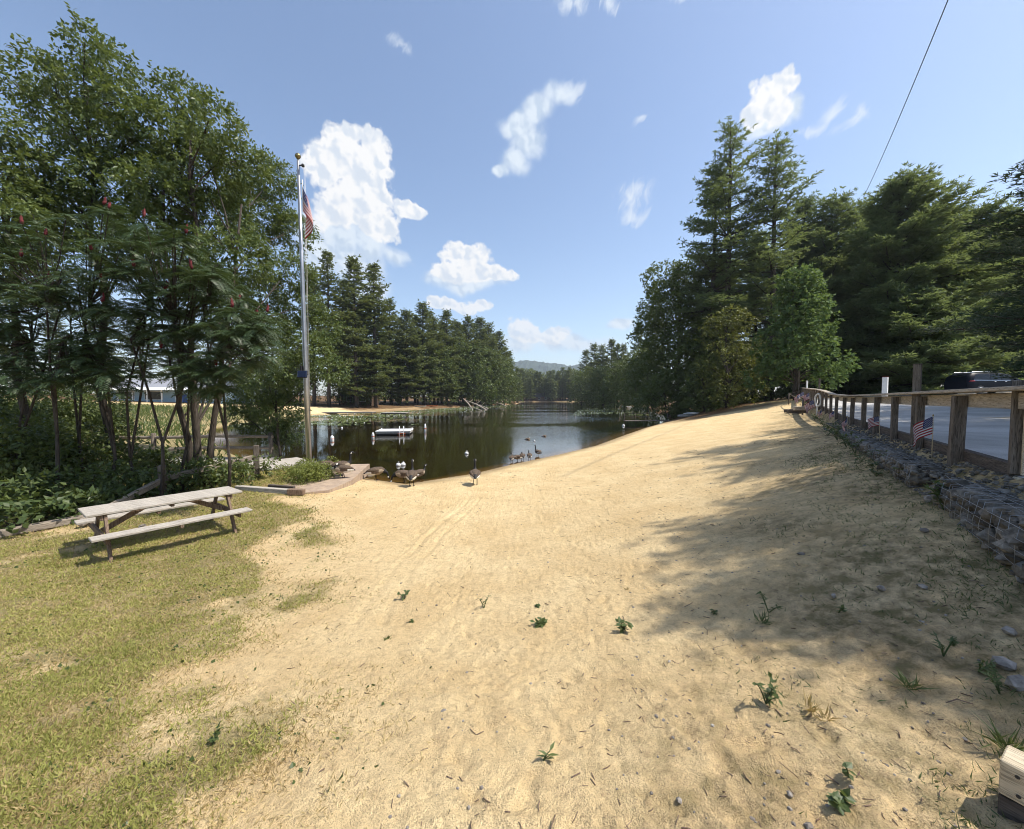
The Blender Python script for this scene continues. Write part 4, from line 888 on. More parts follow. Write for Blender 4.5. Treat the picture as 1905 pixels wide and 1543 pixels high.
for y0, y1, h, lab in GB:
    ym = (y0+y1)/2; a = fpt(ym, -.23); z0 = ground_h(np.array([a[0]-.30]), np.array([ym]))[0]; ztop = 2.05
    t = thing('gabion', lab, 'gabion', (a[0], a[1], z0), math.atan2(fd.y, fd.x), 'stone filled wire gabions under the fence')
    L = (y1-y0)*1.21; D = .34; hh = ztop-z0; sl = .0
    st, wr = MB(), MB(); n = int(L*D*hh*620)+120; cs = np.stack([rg.uniform(-L/2, L/2, n), rg.uniform(-D/2, D/2, n), rg.uniform(.0, hh-.04, n)], -1)
    sh = rg.random(n); cs[:, 1] = np.where(sh < .45, D/2-.04*rg.random(n), cs[:, 1]); cs[:, 2] = np.where(sh > .7, hh-.05*rg.random(n), cs[:, 2])
    cs[:, 2] = np.clip(cs[:, 2]*(1-.14*np.clip((np.abs(cs[:, 0])-L*.36)/(L*.14), 0, 1)), .02, None)
    rocks(st, rg, cs, rg.uniform(.04, .125, n)); so = st.build('stones', M['stone'], t); so['kind'] = 'stuff'
    st2 = MB(); st2.box((0, -.03, hh*.45), (L-.12, D-.16, hh*.85), 0, None, .03); st2.build('core', M['kick'], t)
    jag = lambda p: np.array(p)+rg.normal(0, .006, (len(p), 3))
    for z in np.arange(.06, hh, .095): wr.tube(jag([(x, D/2+.06, z) for x in np.linspace(-L/2, L/2, 9)]), .0024, 4)
    for x in np.arange(-L/2, L/2+.01, .15): wr.tube(jag([(x, D/2+.06, -.02), (x, D/2+.06, hh*.5), (x, D/2+.04, hh+.02), (x, 0, hh+.035), (x, -D/2, hh+.02)]), .0022, 4)
    for y in np.arange(-D/2, D/2+.05, .1): wr.tube(jag([(x, y, hh+.04) for x in np.linspace(-L/2, L/2, 9)]), .0022, 4)
    wr.build('wire_mesh', M['wire'], t)
# loose gravel on top of the gabions along the curb
m = MB(); n = 2600; Y = rg.uniform(2.4, 15, n); off = rg.uniform(-.44, .03, n); q = np.stack([fence_x(Y)+off/.827*.684, Y-off*.562], -1); zz = np.maximum(ground_h(q[:, 0], q[:, 1]), np.where(off > -.36, 2.01, 0))
rocks(m, rg, np.stack([q[:, 0], q[:, 1], zz+.012], -1), rg.uniform(.012, .038, n)); o = m.build('gravel', M['stone'], None); tag(o, 'loose grey gravel lying along the fence curb on the gabions', 'gravel', kind='stuff')
# ------------------------------------------------------------------ flags
STAR = [(math.cos(math.pi/2+k*math.pi/5)*(1 if k % 2 == 0 else .4), math.sin(math.pi/2+k*math.pi/5)*(1 if k % 2 == 0 else .4)) for k in range(10)]
def flag_mesh(mb, W, Hh, fold, nx=44, thick=.002):
    """stars and stripes; u along the fly, v down the hoist; fold(u,v)->xyz. materials red, white, blue"""
    ny = 26; uu = np.linspace(0, 1, nx+1); vv = np.linspace(0, 1, ny+1)
    pts = np.array([[fold(u, v) for u in uu] for v in vv]).reshape(-1, 3); fr = [[], [], []]
    for j in range(ny):
        for i in range(nx):
            k = 2 if (uu[i] < .4-1e-6 and j < 14) else (0 if (j//2) % 2 == 0 else 1); b = j*(nx+1)+i; fr[k].append((b, b+1, b+nx+2, b+nx+1))
    b = mb.nv; mb.v.append(pts); mb.nv += len(pts)
    for k in range(3): mb.f.append((np.array(fr[k])+b, k, True))
    for row in range(9):
        for c in range(6 if row % 2 == 0 else 5):
            u0 = .4*(2*c+1+(row % 2))/12; v0 = 7/13*(row+1)/10; rr = .030
            ctr = np.array(fold(u0, v0)); nrm = np.cross(np.array(fold(u0+.01, v0))-ctr, np.array(fold(u0, v0+.01))-ctr); nrm /= np.linalg.norm(nrm)+1e-9
            for sg in (-1, 1):
                pv = [np.array(fold(u0+x*rr*Hh/W, v0-y*rr))+nrm*sg*.0025*max(1, W) for x, y in STAR]; pv.append(ctr+nrm*sg*.0025*max(1, W))
                mb.polys(pv, [(i, (i+1) % 10, 10) for i in range(10)], 1)
FM = [M['red'], M['fwhite'], M['blue']]
def small_flag(px, py, Y, h, lab, W, ang, wave, lean=.0, hang=.5):
    p = P(px, py, Y); z = p.z; t = thing('small_flag', lab, 'flag', p, 0, 'small flags on sticks along the fence')
    m = MB(); m.tube([(0, 0, -.12), (-lean*h*.5, 0, h*.5), (-lean*h, 0, h)], .0065, 6); m.build('stick', M['pale'], t)
    k = MB(); k.lathe([(.001, h+.02), (.011, h+.008), (.008, h-.006), (.001, h-.01)], 8, 0, (-lean*h, 0, 0)); k.build('finial', M['gold'], t)
    Hf = W/1.55; ca, sa = math.cos(ang), math.sin(ang)
    def fold(u, v):
        x = u*W*(1-.28*hang*u); y = wave*math.sin(u*7+v*1.3)*u*W; zz = h-.02-v*Hf-hang*W*.75*u**1.4
        xh = -lean*(h-v*Hf)
        return (xh+x*ca-y*sa, x*sa+y*ca, zz)
    c = MB(); flag_mesh(c, W, Hf, fold, 30); c.build('cloth', FM, t); return t
def fz(Y, off): q = fpt(Y, off); return q
for px, py, Y, h, lab, W, ang, wv, lean, hang in [
        (1734, 848, 5.75, .60, 'small flag on stick nearest the camera on the gabion', .40, R(182), .10, .02, .62),
        (1637, 818, 8.35, .52, 'small flag on stick leaning below the second fence post from the tall post', .30, R(182), .10, .08, .35),
        (1577, 806, 10.9, .46, 'small drooping flag at the edge of the fence weeds', .30, R(200), .22, .05, 1.15),
        (1553, 786, 13.6, .42, 'small flag half hidden in weeds beyond the gabions', .26, R(170), .2, .06, 1.0),
        (1530, 777, 17.5, .40, 'small faded flag low by the dark landscape timber', .34, R(200), .2, .1, 1.0),
        (1519, 766, 20.5, .62, 'small faded flag lying over the pale landscape timber', .55, R(165), .2, .3, .9),
        (1507, 752, 25.0, .75, 'small faded flag among bushes near the fence end', .62, R(190), .2, .1, .8),
        (1497, 750, 29.0, .85, 'small faded flag farthest along the fence', .70, R(170), .2, .1, .8),
        (1489, 753, 27.5, .75, 'small faded flag beside the far hand rail', .62, R(190), .2, .1, .9)]:
    small_flag(px, py, Y, h, lab, W, ang, wv, lean, hang)
# ------------------------------------------------------------------ flagpole with flag
fp = G(576, 880); YP = fp.y; HP = P(556, 300, YP).z-fp.z
lean = np.array(P(554.5, 300, YP))-np.array(fp)
pole = thing('flagpole', 'tall brushed metal flagpole with ball top rising from the low shrub', 'flagpole', fp)
u = lean/np.linalg.norm(lean); Lp = np.linalg.norm(lean)
m = MB(); m.tube([u*-.2, u*Lp*.3, u*Lp*.65, u*Lp], [.092, .085, .062, .042], 16); m.build('shaft', M['steel'], pole)
m = MB(); m.lathe([(.001, -.09), (.05, -.08), (.085, -.03), (.095, .0), (.085, .04), (.05, .08), (.001, .095)], 16, 0, u*(Lp+.16)); m.tube([u*Lp, u*(Lp+.1)], .02, 8); m.build('ball_finial', M['gold'], pole)
m = MB(); m.tube([u*Lp*.985, u*Lp*.985+np.array((.16, -.02, .02))], .022, 8); m.lathe([(.001, -.05), (.045, -.04), (.05, 0), (.045, .04), (.001, .05)], 10, 0, u*Lp*.985+np.array((.17, -.02, 0))); m.build('pulley', M['dark'], pole)
m = MB(); s0 = u*Lp*.985+np.array((.20, -.02, 0)); m.tube([s0, u*Lp*.6+np.array((.13, -.02, 0)), u*1.5+np.array((.10, -.02, 0))], .005, 5); m.tube([s0+np.array((.03, 0, 0)), u*Lp*.5+np.array((.15, -.02, 0)), u*1.4+np.array((.105, -.02, 0))], .005, 5); m.build('halyard', M['rope'], pole)
zc = P(565, 697, YP).z-fp.z; ub = u*zc/u[2]
m = MB(); m.box(ub+np.array((-.05, -.16, 0)), (.30, .05, .22), 0, Matrix.Rotation(-.15, 3, 'X'), .01); m.build('solar_light', M['panel'], pole)
m = MB(); m.box(ub+np.array((-.05, -.125, 0)), (.33, .03, .25), 0, Matrix.Rotation(-.15, 3, 'X'), .008); m.box(ub+np.array((-.12, -.03, .14)), (.07, .16, .30), 0, None, .01); m.box(ub+np.array((-.05, .0, 0)), (.26, .24, .05), 0, None, .01); m.build('light_bracket', M['dark'], pole)
Zt, Zb = P(563, 333, YP).z, P(570, 440, YP).z; Hf = (Zt-Zb)
fl = thing('flag', 'large flag hanging limp in folds from the metal flagpole', 'flag', Vector(P(561, 340, YP))+Vector((.06, -.06, 0)))
def fold(u_, v):
    a = 5.2*u_+.35*v; w_ = min(1.0, .22+1.15*(.45*v+.6*u_))
    return (.03+.33*w_*(.5-.5*math.cos(a)), -.05-.09*math.sin(a)*w_-.05*u_, -.02-v*.92*(1-.12*u_)-1.08*u_)
c = MB(); flag_mesh(c, 1.8, 1.1, fold, 48); c.build('cloth', FM, fl)
m = MB(); m.tube([(0, 0, .06), (0, 0, -1.0)], .014, 6); m.build('header', M['fwhite'], fl)
# shrub, brick patio, timbers, dock
bs = G(563, 893); bush('low_shrub', 'low yellow green shrub round the foot of the flagpole', 'shrub', bs.x, bs.y+.2, 2.15, .62, 'yellowgreen', .055, .032, 520, 20, 801, 6)
pat = [G(448, 916), G(560, 920), G(612, 917), G(655, 903), G(688, 889), G(640, 883), G(560, 888), G(500, 896)]
pz = max(p.z for p in pat[:6])-.0
m = MB(); top = [(p.x, p.y, pz if k not in (1, 2, 0) else pz-.03) for k, p in enumerate(pat)]; bot = [(x, y, z-.35) for x, y, z in top]; n = len(top)
m.polys(top+bot, [list(range(n))]+[(k, (k+1) % n, n+(k+1) % n, n+k) for k in range(n)])
def fnb(t):
    p = geo_co(t); b = t.n('ShaderNodeTexBrick', {'Vector': t.vm('MULTIPLY', p, (1, 1, 0)), 'Color1': (.30, .22, .165), 'Color2': (.40, .31, .24), 'Mortar': (.40, .32, .24), 'Scale': 5.0, 'Mortar Size': .025})
    n_ = t.noise(p, 5, 4); c = t.mix(t.rng(n_, .42, .68, 0, .7), b.outputs[0], (.50, .38, .27)); return bsdf(t, c, .9, spec=.15, bump=b.outputs[1], bdist=-.01)
brick = m.build('brick_patio', mat('worn_red_brick', fnb)); brick['kind'] = 'structure'
def timber(a, b, wd, ht, matn, lab, name='edging_timber', dz=.06):
    A, B = Vector(a), Vector(b); L = (B-A).length; x = (B-A).normalized(); y = Vector((0, 0, 1)).cross(x).normalized(); m = MB(); m.box((0, 0, 0), (L, wd, ht), 0, None, .012)
    o = m.build(name, M[matn], None, (A+B)/2+Vector((0, 0, dz))); o.rotation_euler = Matrix((x, y, x.cross(y))).transposed().to_euler(); return tag(o, lab, 'timber')
timber(G(440, 912), G(560, 921), .14, .14, 'deck', 'pale edging timber along the front of the brick patio')
timber(G(536, 921), G(566, 922), .16, .15, 'table_leg', 'short reddish timber block at the patio corner', dz=.09)
timber(G(645, 885), G(694, 889), .12, .10, 'deck', 'pale edging board at the water side of the brick patio', dz=.08)
timber(G(500, 911), G(548, 915), .10, .08, 'kick', 'dark board lying in front of the low shrub', dz=.11)
def plank_deck(name, lab, c, rz, L, W, z, n, legs=True):
    t = thing(name, lab, 'dock', (c[0], c[1], z), rz)
    for k in range(n):
        m = MB(); w = W/n; m.box((0, 0, 0), (L+rng.uniform(-.02, .02), w-.012, .04), 0, None, .005); m.build('plank', M['deck'], t, (0, -W/2+w*(k+.5), 0))
    for sg in (-1, 1):
        m = MB(); m.box((0, 0, 0), (.05, W-.04, .16), 0, None, .005); m.build('joist', M['kick'], t, (sg*(L/2-.06), 0, -.102))
    m = MB(); m.box((0, 0, 0), (L-.2, .05, .18), 0, None, .005); m.build('joist', M['kick'], t, (0, -W/2+.03, -.112))
    if legs:
        for sx in (-1, 1):
            for sy in (-1, 1): m = MB(); m.tube([(0, 0, -1.3), (0, 0, -.02)], .06, 8); m.build('leg', M['post'], t, (sx*(L/2-.2), sy*(W/2-.1), -.02))
    return t
plank_deck('dock', 'small weathered plank dock just left of the flagpole', (-8.85, 14.75), R(52), 2.0, 2.1, .50, 13)
bw = plank_deck('boardwalk', 'weathered boardwalk with log rails crossing behind the tree trunks', (-13.6, 15.4), R(3), 7.6, 1.3, .50, 9)
for x in (-3.5, -1.2, 1.1, 3.5):
    m = MB(); m.tube([(0, 0, -.9), (0, 0, 1.05)], .085, 8); m.build('post', M['post'], bw, (x, .62, 0))
for z in (.9, .42):
    m = MB(); m.tube([(-3.7, .62, z), (-1, .63, z-.04), (1.3, .6, z+.02), (3.6, .62, z-.02)], .065, 8); m.build('rail', M['rail'], bw)
# sloping split rails beside the lawn
rf_ = thing('rail_fence', 'weathered split rail fence sloping down behind the picnic table', 'fence', G(303, 922)); o = np.array(rf_.location)
pts = {'a': G(303, 924), 'b': G(478, 890)}
for p, top in ((pts['a'], 866), (pts['b'], 829)):
    m = MB(); h = (P(303, top, p.y).z-p.z); m.box((0, 0, h/2-.1), (.15, .15, h+.2), 0, Matrix.Rotation(.5, 3, 'Z'), .012); m.build('post', M['post'], rf_, np.array(p)-o)
pb = P(476, 850, pts['b'].y); pa = P(300, 892, pts['a'].y)
def rail(a, b, wd=.10, ht=.15):
    A, B = Vector(a)-Vector(o), Vector(b)-Vector(o); L = (B-A).length; x = (B-A).normalized(); y = Vector((0, 0, 1)).cross(x).normalized(); m = MB(); m.box((0, 0, 0), (L, wd, ht), 0, None, .02)
    q = m.build('rail', M['rail'], rf_, (A+B)/2); q.rotation_euler = Matrix((x, y, x.cross(y))).transposed().to_euler()
rail(pa+Vector((.0, .06, 0)), pb+Vector((0, .06, 0))); g2 = G(150, 985)+Vector((0, 0, .12)); rail(pa+Vector((.05, -.1, -.03)), g2)
timber(G(-60, 1012), G(225, 957), .16, .13, 'rail', 'long weathered rail lying on the ground along the lawn edge', 'fallen_rail', .07)
# ------------------------------------------------------------------ picnic table
a_, b_ = G(200, 1046), G(441, 990); ax = Vector((b_.x-a_.x, b_.y-a_.y, 0)); LL = ax.length; ax.normalize(); nn = Vector((ax.y, -ax.x, 0))
mid = (a_+b_)/2-nn*.62; slope = math.atan2(b_.z-a_.z, LL)
pt = thing('picnic_table', 'weathered grey picnic table with attached benches on the lawn', 'picnic table', mid, math.atan2(ax.y, ax.x)); pt.rotation_euler = (0, -slope, math.atan2(ax.y, ax.x)); pt.location.z = (a_.z+b_.z)/2-.02
Lt = LL*1.22
for k in range(5): m = MB(); m.box((0, 0, 0), (Lt, .130, .038), 0, None, .006); m.build('tabletop_board', M['table'], pt, (0, -.30+.15*k, .735))
for sg in (-1, 1):
    for k in range(2): m = MB(); m.box((0, 0, 0), (Lt, .125, .038), 0, None, .006); m.build('bench_board', M['table'], pt, (.0, sg*(.63+.135*k), .44))
    for e in (-1, 1):
        x = e*LL/2; m = MB(); m.beam((0, sg*.66, -.03), (0, sg*.26, .715), .09, .04, 0, .005, (1, 0, 0)); m.build('leg', M['table_leg'], pt, (x-e*.035, 0, 0))
for e in (-1, 1):
    x = e*LL/2
    m = MB(); m.box((0, 0, 0), (.04, 1.50, .09), 0, None, .005); m.build('bench_support', M['table_leg'], pt, (x+e*.012, 0, .375))
    m = MB(); m.box((0, 0, 0), (.04, .66, .09), 0, None, .005); m.build('top_cleat', M['table_leg'], pt, (x+e*.012, 0, .67))
    m = MB(); m.beam((x-e*.03, 0, .38), (x-e*.62, 0, .71), .04, .085, 0, .005); m.build('brace', M['table_leg'], pt)
m = MB(); m.box((0, 0, 0), (.05, .62, .06), 0, None, .005); m.build('top_cleat', M['table_leg'], pt, (0, 0, .685))
for sg in (-1, 1): m = MB(); m.box((0, 0, 0), (.05, .25, .05), 0, None, .005); m.build('bench_cleat', M['table_leg'], pt, (0, sg*.70, .395))
# ------------------------------------------------------------------ new lumber step at the lower right
q = Vector((2.02, 1.53, 0)); st = thing('timber_step', 'pale new timber corner of a step frame with dark screws', 'step', (q.x, q.y, 1.30))
dA = Vector((.50, -.86, 0)).normalized(); dB = Vector((.97, -.12, 0)).normalized()
m = MB(); L = 1.1
def boxat(mb, c, d, dims, bev=.004): y = Vector((0, 0, 1)).cross(d); mb.box(c, dims, 0, Matrix((d, y, Vector((0, 0, 1)))).transposed(), bev)
o_ = st
zt = P(1872, 1398, 1.53).z-1.30
m = MB(); m.box((L/2, 0, 0), (L, .14, .14), 0, None, .005); o1 = m.build('upper_timber', M['pale'], st, (0, 0, zt-.07)); o1.rotation_euler = (0, 0, math.atan2(dA.y, dA.x))
m = MB(); m.box((L/2, 0, 0), (L, .13, .16), 0, None, .005); o1 = m.build('lower_timber', M['kick'], st, (0, 0, zt-.225)); o1.rotation_euler = (0, 0, math.atan2(dA.y, dA.x))
m = MB(); m.box((L/2+.075, .0, 0), (L, .14, .14), 0, None, .005); o1 = m.build('side_timber', M['pale'], st, (.08, -.0, zt-.072)); o1.rotation_euler = (0, 0, math.atan2(dB.y, dB.x))
yv = Vector((0, 0, 1)).cross(dA)
for k, (s_, dz) in enumerate(((.045, -.035), (.16, -.04), (.05, -.11), (.28, -.05))):
    c = dA*s_-yv*.0705; m = MB(); m.tube([(0, 0, 0), tuple(-yv*.003)], .007, 8); m.build('screw', M['dark'], st, (c.x, c.y, zt+dz))
# ------------------------------------------------------------------ minivan
def van():
    t = thing('minivan', 'dark minivan with silver roof rails parked beyond the fence', 'van', (0, 0, 0))
    W = 1.9
    # profile stations along x: (x, z bottom, z belt, z roof)
    xs = [0, .06, .18, .5, 1.0, 1.8, 2.8, 3.3, 3.7, 4.1, 4.5, 4.85, 5.05, 5.10]
    belt = [.95, 1.02, 1.06, 1.08, 1.08, 1.07, 1.06, 1.05, 1.04, 1.02, .95, .85, .70, .60]
    roof = [1.0, 1.25, 1.50, 1.70, 1.74, 1.75, 1.72, 1.62, 1.42, 1.18, .97, .86, .71, .61]
    bot = [.45, .32, .26, .24, .24, .24, .24, .24, .24, .24, .25, .28, .34, .42]
    b = MB(); rows = []
    for x, zb, zm, zr in zip(xs, bot, belt, roof):
        f = np.clip((zr-zm)/.6, 0, 1); hw = W/2*(1-.12*max(0, (.25-x)/.25)-.16*max(0, (x-4.3)/.8)); tw = hw*(1-.20*f)
        rows.append([(x, -hw*.96, zb), (x, -hw, (zb+zm)/2), (x, -hw*.985, zm), (x, -tw*1.0, zr-.05*f), (x, -tw*.80, zr), (x, tw*.80, zr), (x, tw, zr-.05*f), (x, hw*.985, zm), (x, hw, (zb+zm)/2), (x, hw*.96, zb)])
    v = np.array(rows).reshape(-1, 3); k = 10; n = len(xs); i = np.arange(n-1)[:, None]*k; j = np.arange(k)[None]; j2 = (j+1) % k
    b.add(v, np.stack([i+j, i+k+j, i+k+j2, i+j2], -1).reshape(-1, 4), 0, True)
    b.polys(rows[0], [list(range(10))], 0); b.polys(rows[-1], [list(range(10))[::-1]], 0)
    b.build('body', M['vanpaint'], t)
    def side_panel(name, poly, matn, off=.006, parent=t):
        for sg in (-1, 1):
            m = MB(); pv = []
            for x, z in poly:
                zm, zr = np.interp(x, xs, belt), np.interp(x, xs, roof); f = np.clip((zr-zm)/.6, 0, 1); hw = W/2*(1-.12*max(0, (.25-x)/.25)-.16*max(0, (x-4.3)/.8)); tw = hw*(1-.20*f); zt_ = zr-.05*f
                y = np.interp(z, [zm, zt_], [hw*.985, tw]) if z > zm else hw; pv.append((x, sg*(y+off), z))
            m.polys(pv, [list(range(len(pv)))]); m.build(name, M[matn], parent)
    side_panel('side_window', [(.42, 1.14), (1.75, 1.14), (1.75, 1.60), (.68, 1.58)], 'glass')
    side_panel('side_window', [(1.83, 1.14), (2.62, 1.13), (2.62, 1.58), (1.83, 1.60)], 'glass')
    side_panel('side_window', [(2.70, 1.13), (3.72, 1.12), (3.28, 1.50), (2.70, 1.58)], 'glass')
    side_panel('window_trim', [(.38, 1.09), (3.86, 1.075), (3.86, 1.105), (.40, 1.125)], 'chrome', .010)
    side_panel('taillight', [(.10, .98), (.52, 1.02), (.46, 1.10), (.16, 1.08)], 'tail', .010)
    for sg in (-1, 1):
        m = MB(); m.tube([(.5, sg*.62, 1.73), (.62, sg*.63, 1.80), (2.4, sg*.63, 1.80), (2.6, sg*.62, 1.76)], .022, 6); m.build('roof_rail', M['chrome'], t)
        for x in (2.1, 2.95): m = MB(); m.box((x, sg*.965, .98), (.16, .03, .035), 0, None, .01); m.build('door_handle', M['chrome'], t)
        m = MB(); m.box((3.62, sg*1.03, 1.16), (.14, .18, .13), 0, None, .03); m.build('mirror', M['vanpaint'], t)
        m = MB(); m.box((4.86, sg*.66, .76), (.22, .24, .12), 0, None, .03); m.build('headlight', M['chrome'], t)
        for x in (.98, 4.08):
            wl = MB(); wl.lathe([(.0, -.1), (.30, -.1), (.34, -.07), (.345, 0), (.34, .07), (.30, .1), (.22, .1), (.21, .075)], 22); wo = wl.build('wheel', M['dark'], t, (x, sg*.86, .345), (R(90), 0, 0))
            rm = MB(); rm.lathe([(.0, .07), (.21, .07), (.22, .095), (.205, .105), (.19, .08), (.05, .085), (.0, .1)], 22)
            rm.v = [q*np.array((1, 1, -sg)) for q in rm.v]
            for a in range(7): c, s = math.cos(a*.898), math.sin(a*.898); rm.beam((c*.03, s*.03, -sg*.098), (c*.2, s*.2, -sg*.098), .045, .02, 0, .004)
            rm.build('rim', M['chrome'], wo)
    m = MB(); m.polys([(.055, -.62, 1.14), (.17, -.60, 1.48), (.17, .60, 1.48), (.055, .62, 1.14)], [(0, 1, 2, 3)]); m.v[0] += np.array((-.012, 0, .0)); m.build('rear_window', M['glass'], t)
    m = MB(); m.polys([(3.22, -.60, 1.655), (4.02, -.74, 1.245), (4.02, .74, 1.245), (3.22, .60, 1.655)], [(0, 1, 2, 3)]); m.v[0] += np.array((0.008, 0, .012)); m.build('windscreen', M['glass'], t)
    m = MB(); m.box((.16, 0, 1.72), (.34, 1.1, .05), 0, None, .02); m.build('spoiler', M['chrome'], t)
    return t
M['vanpaint'] = flat_mat('dark_blue_black_car_paint', (.005, .007, .013), .4, spec=.1, var=.05)
M['glass'] = flat_mat('dark_window_glass', (.008, .010, .012), .10, spec=.35, var=.05)
M['chrome'] = flat_mat('silver_trim', (.62, .63, .65), .25, .9, var=.05)
M['tail'] = flat_mat('red_taillight', (.40, .012, .015), .2, spec=.6)
v = van(); vx, vy = P(1786, 720, 32).x, 32.0; v.location = (vx-.4, vy, float(lot_z(vx+2, vy))+.01); v.rotation_euler = (0, 0, R(0))
# ------------------------------------------------------------------ overhead cable
m = MB(); a, b = np.array(P(1780, -40, 22)), np.array(P(1606, 368, 56)); s_ = np.linspace(0, 1, 30)[:, None]; pts_ = a+(b-a)*s_; pts_[:, 2] -= 1.2*(4*s_[:, 0]*(1-s_[:, 0]))*.35
far_ = a-(b-a)*.3; pts_ = np.concatenate([[far_], pts_]); m.tube(pts_, .03, 5)
o = m.build('overhead_cable', M['dark']); tag(o, 'thin overhead cable slanting across the sky down to the pines', 'cable')
# ------------------------------------------------------------------ geese
def goose_mats():
    def brown(t):
        p = obj_co(t); wv = t.n('ShaderNodeTexWave', {'Vector': p, 'Scale': 9.0, 'Distortion': 3.0, 'Detail': 2.0, 'Detail Scale': 3.0}).outputs[1]
        return bsdf(t, t.mix(t.rng(wv, .25, .8), (.05, .036, .026), (.17, .125, .09)), .8, spec=.2)
    M['gbrown'] = mat('goose_brown_feathers', brown); M['gblack'] = flat_mat('goose_black_feathers', (.012, .011, .011), .6); M['gwhite'] = flat_mat('goose_white_feathers', (.72, .70, .66), .8); M['gbuff'] = flat_mat('goose_buff_breast', (.36, .29, .21), .8)
goose_mats()
GM = [M['gbrown'], M['gblack'], M['gwhite'], M['gbuff']]
def goose_mesh(pose, seed=0):
    B = [(-.43, .36, .012, .008), (-.36, .38, .05, .025), (-.27, .40, .095, .075), (-.14, .42, .135, .115), (.0, .43, .150, .135), (.13, .44, .140, .13), (.23, .46, .11, .11)]
    neck = {'up': [(.29, .50, .075, .08), (.325, .57, .05, .05), (.335, .66, .036, .036), (.335, .75, .031, .031), (.345, .83, .032, .03), (.375, .875, .042, .038), (.415, .872, .037, .034), (.455, .858, .02, .017), (.50, .848, .010, .006)],
            'mid': [(.30, .48, .08, .085), (.35, .53, .052, .052), (.375, .60, .036, .036), (.385, .66, .032, .032), (.40, .705, .032, .03), (.43, .735, .042, .038), (.47, .73, .037, .034), (.51, .715, .02, .017), (.555, .705, .010, .006)],
            'down': [(.31, .43, .085, .09), (.39, .37, .058, .058), (.44, .29, .038, .038), (.47, .21, .032, .032), (.485, .14, .032, .03), (.505, .085, .040, .036), (.53, .055, .034, .032), (.55, .03, .018, .016), (.565, .008, .008, .006)],
            'back': [(.28, .50, .08, .08), (.29, .56, .05, .05), (.26, .62, .04, .04), (.21, .63, .038, .036), (.17, .61, .04, .036), (.14, .59, .03, .026), (.11, .575, .016, .012)]}[pose]
    sp = np.array(B+neck); sp[:, 1] -= .07*(sp[:, 1] > .3); sp[:len(B), 2:] *= 1.22; sp[len(B):, 2:] *= 1.1; c = sp[:, [0, 1]]; n = len(sp); k = 14
    tg = np.gradient(c, axis=0); tg /= np.linalg.norm(tg, axis=1)[:, None]; up = np.stack([-tg[:, 1], tg[:, 0]], -1)
    a = np.arange(k)*2*np.pi/k; V = np.zeros((n, k, 3))
    for i in range(n):
        V[i, :, 0] = c[i, 0]+up[i, 0]*np.sin(a)*sp[i, 3]; V[i, :, 2] = c[i, 1]+up[i, 1]*np.sin(a)*sp[i, 3]; V[i, :, 1] = np.cos(a)*sp[i, 2]
    m = MB(); fr = {0: [], 1: [], 2: [], 3: []}; nb = len(B)
    for i in range(n-1):
        for j in range(k):
            s_ = math.sin((a[j]+a[(j+1) % k])/2 if j < k-1 else a[j]+.2)
            if i < 1: q = 1
            elif i < 3: q = 2 if s_ < .25 else (1 if i < 2 else 0)
            elif i < nb-2: q = 0 if s_ > -.55 else (2 if i < 4 else 3)
            elif i < nb: q = 3 if s_ < .35 else 0
            else: q = 1
            if i >= nb and i == n-5 and s_ < .45: q = 2
            fr[q].append((i*k+j, i*k+(j+1) % k, (i+1)*k+(j+1) % k, (i+1)*k+j))
    m.v.append(V.reshape(-1, 3)); m.nv = n*k
    for q in fr:
        if fr[q]: m.f.append((np.array(fr[q]), q, True))
    m.f.append((np.array([list(range(k))]), 1, False)); m.f.append((np.array([list(range((n-1)*k, n*k))]), 1, False))
    for sg in (-1, 1):                       # folded wings, one long shape on each flank
        w = [(-.34, .43, .02), (-.22, .475, .045), (-.05, .50, .07), (.10, .50, .065), (.19, .47, .03)]
        wp = np.array([(x, sg*np.interp(x, [-.43, -.27, 0, .23], [.014, .092, .140, .085]), z-.08) for x, z, _ in w]); m.tube(wp, [q[2] for q in w], 8, 0)
        for x0 in (0,):
            fx = .03 if sg > 0 else -.03
            m.tube([(.02, sg*.06, .33), (.03+fx*.4, sg*.065, .18), (.01+fx, sg*.065, .02)], [.022, .013, .011], 6, 1)
            m.polys([(.01+fx, sg*.065, .02), (.10+fx, sg*.065-.045, .006), (.12+fx, sg*.065, .008), (.10+fx, sg*.065+.045, .006), (-.02+fx, sg*.065, .004)], [(0, 1, 2), (0, 2, 3), (0, 3, 4), (0, 4, 1)], 1)
    return m.mesh('goose', GM)
gm = {p: goose_mesh(p) for p in ('up', 'mid', 'down', 'back')}
def goose(px, py, pose, ang, s, lab, z=None, grp=None):
    s *= .96
    p = G(px, py) if z is None else None
    if z is not None: d = ray(px, py); k = (z-3)/d.z; p = Vector((d.x*k, d.y*k, z))
    o = bpy.data.objects.new('goose', gm[pose]); C.objects.link(o); o.location = p; o.rotation_euler = (0, 0, R(ang)); o.scale = (s,)*3
    return tag(o, lab, 'goose', grp)
goose(766, 905, 'up', 100, 1.02, 'goose seen from behind with neck raised on the sand, one grazing beside it')
goose(752, 899, 'down', 195, .95, 'goose grazing with head low, half behind the goose with raised neck')
goose(779, 896, 'mid', 60, .9, 'goose mostly hidden on the right of the goose with raised neck')
goose(884, 902, 'up', 96, .98, 'lone goose walking away on the sand near the water edge')
goose(698, 894, 'down', 20, .95, 'goose grazing at the grassy end of the brick patio')
goose(633, 886, 'up', 30, .98, 'goose with raised neck beside the low shrub, facing right', z=.46)
goose(640, 890, 'back', 200, .85, 'smaller goose preening in front of the raised neck goose by the shrub', z=.46)
goose(601, 886, 'down', 25, 1.0, 'goose feeding half hidden behind the low shrub', z=.42)
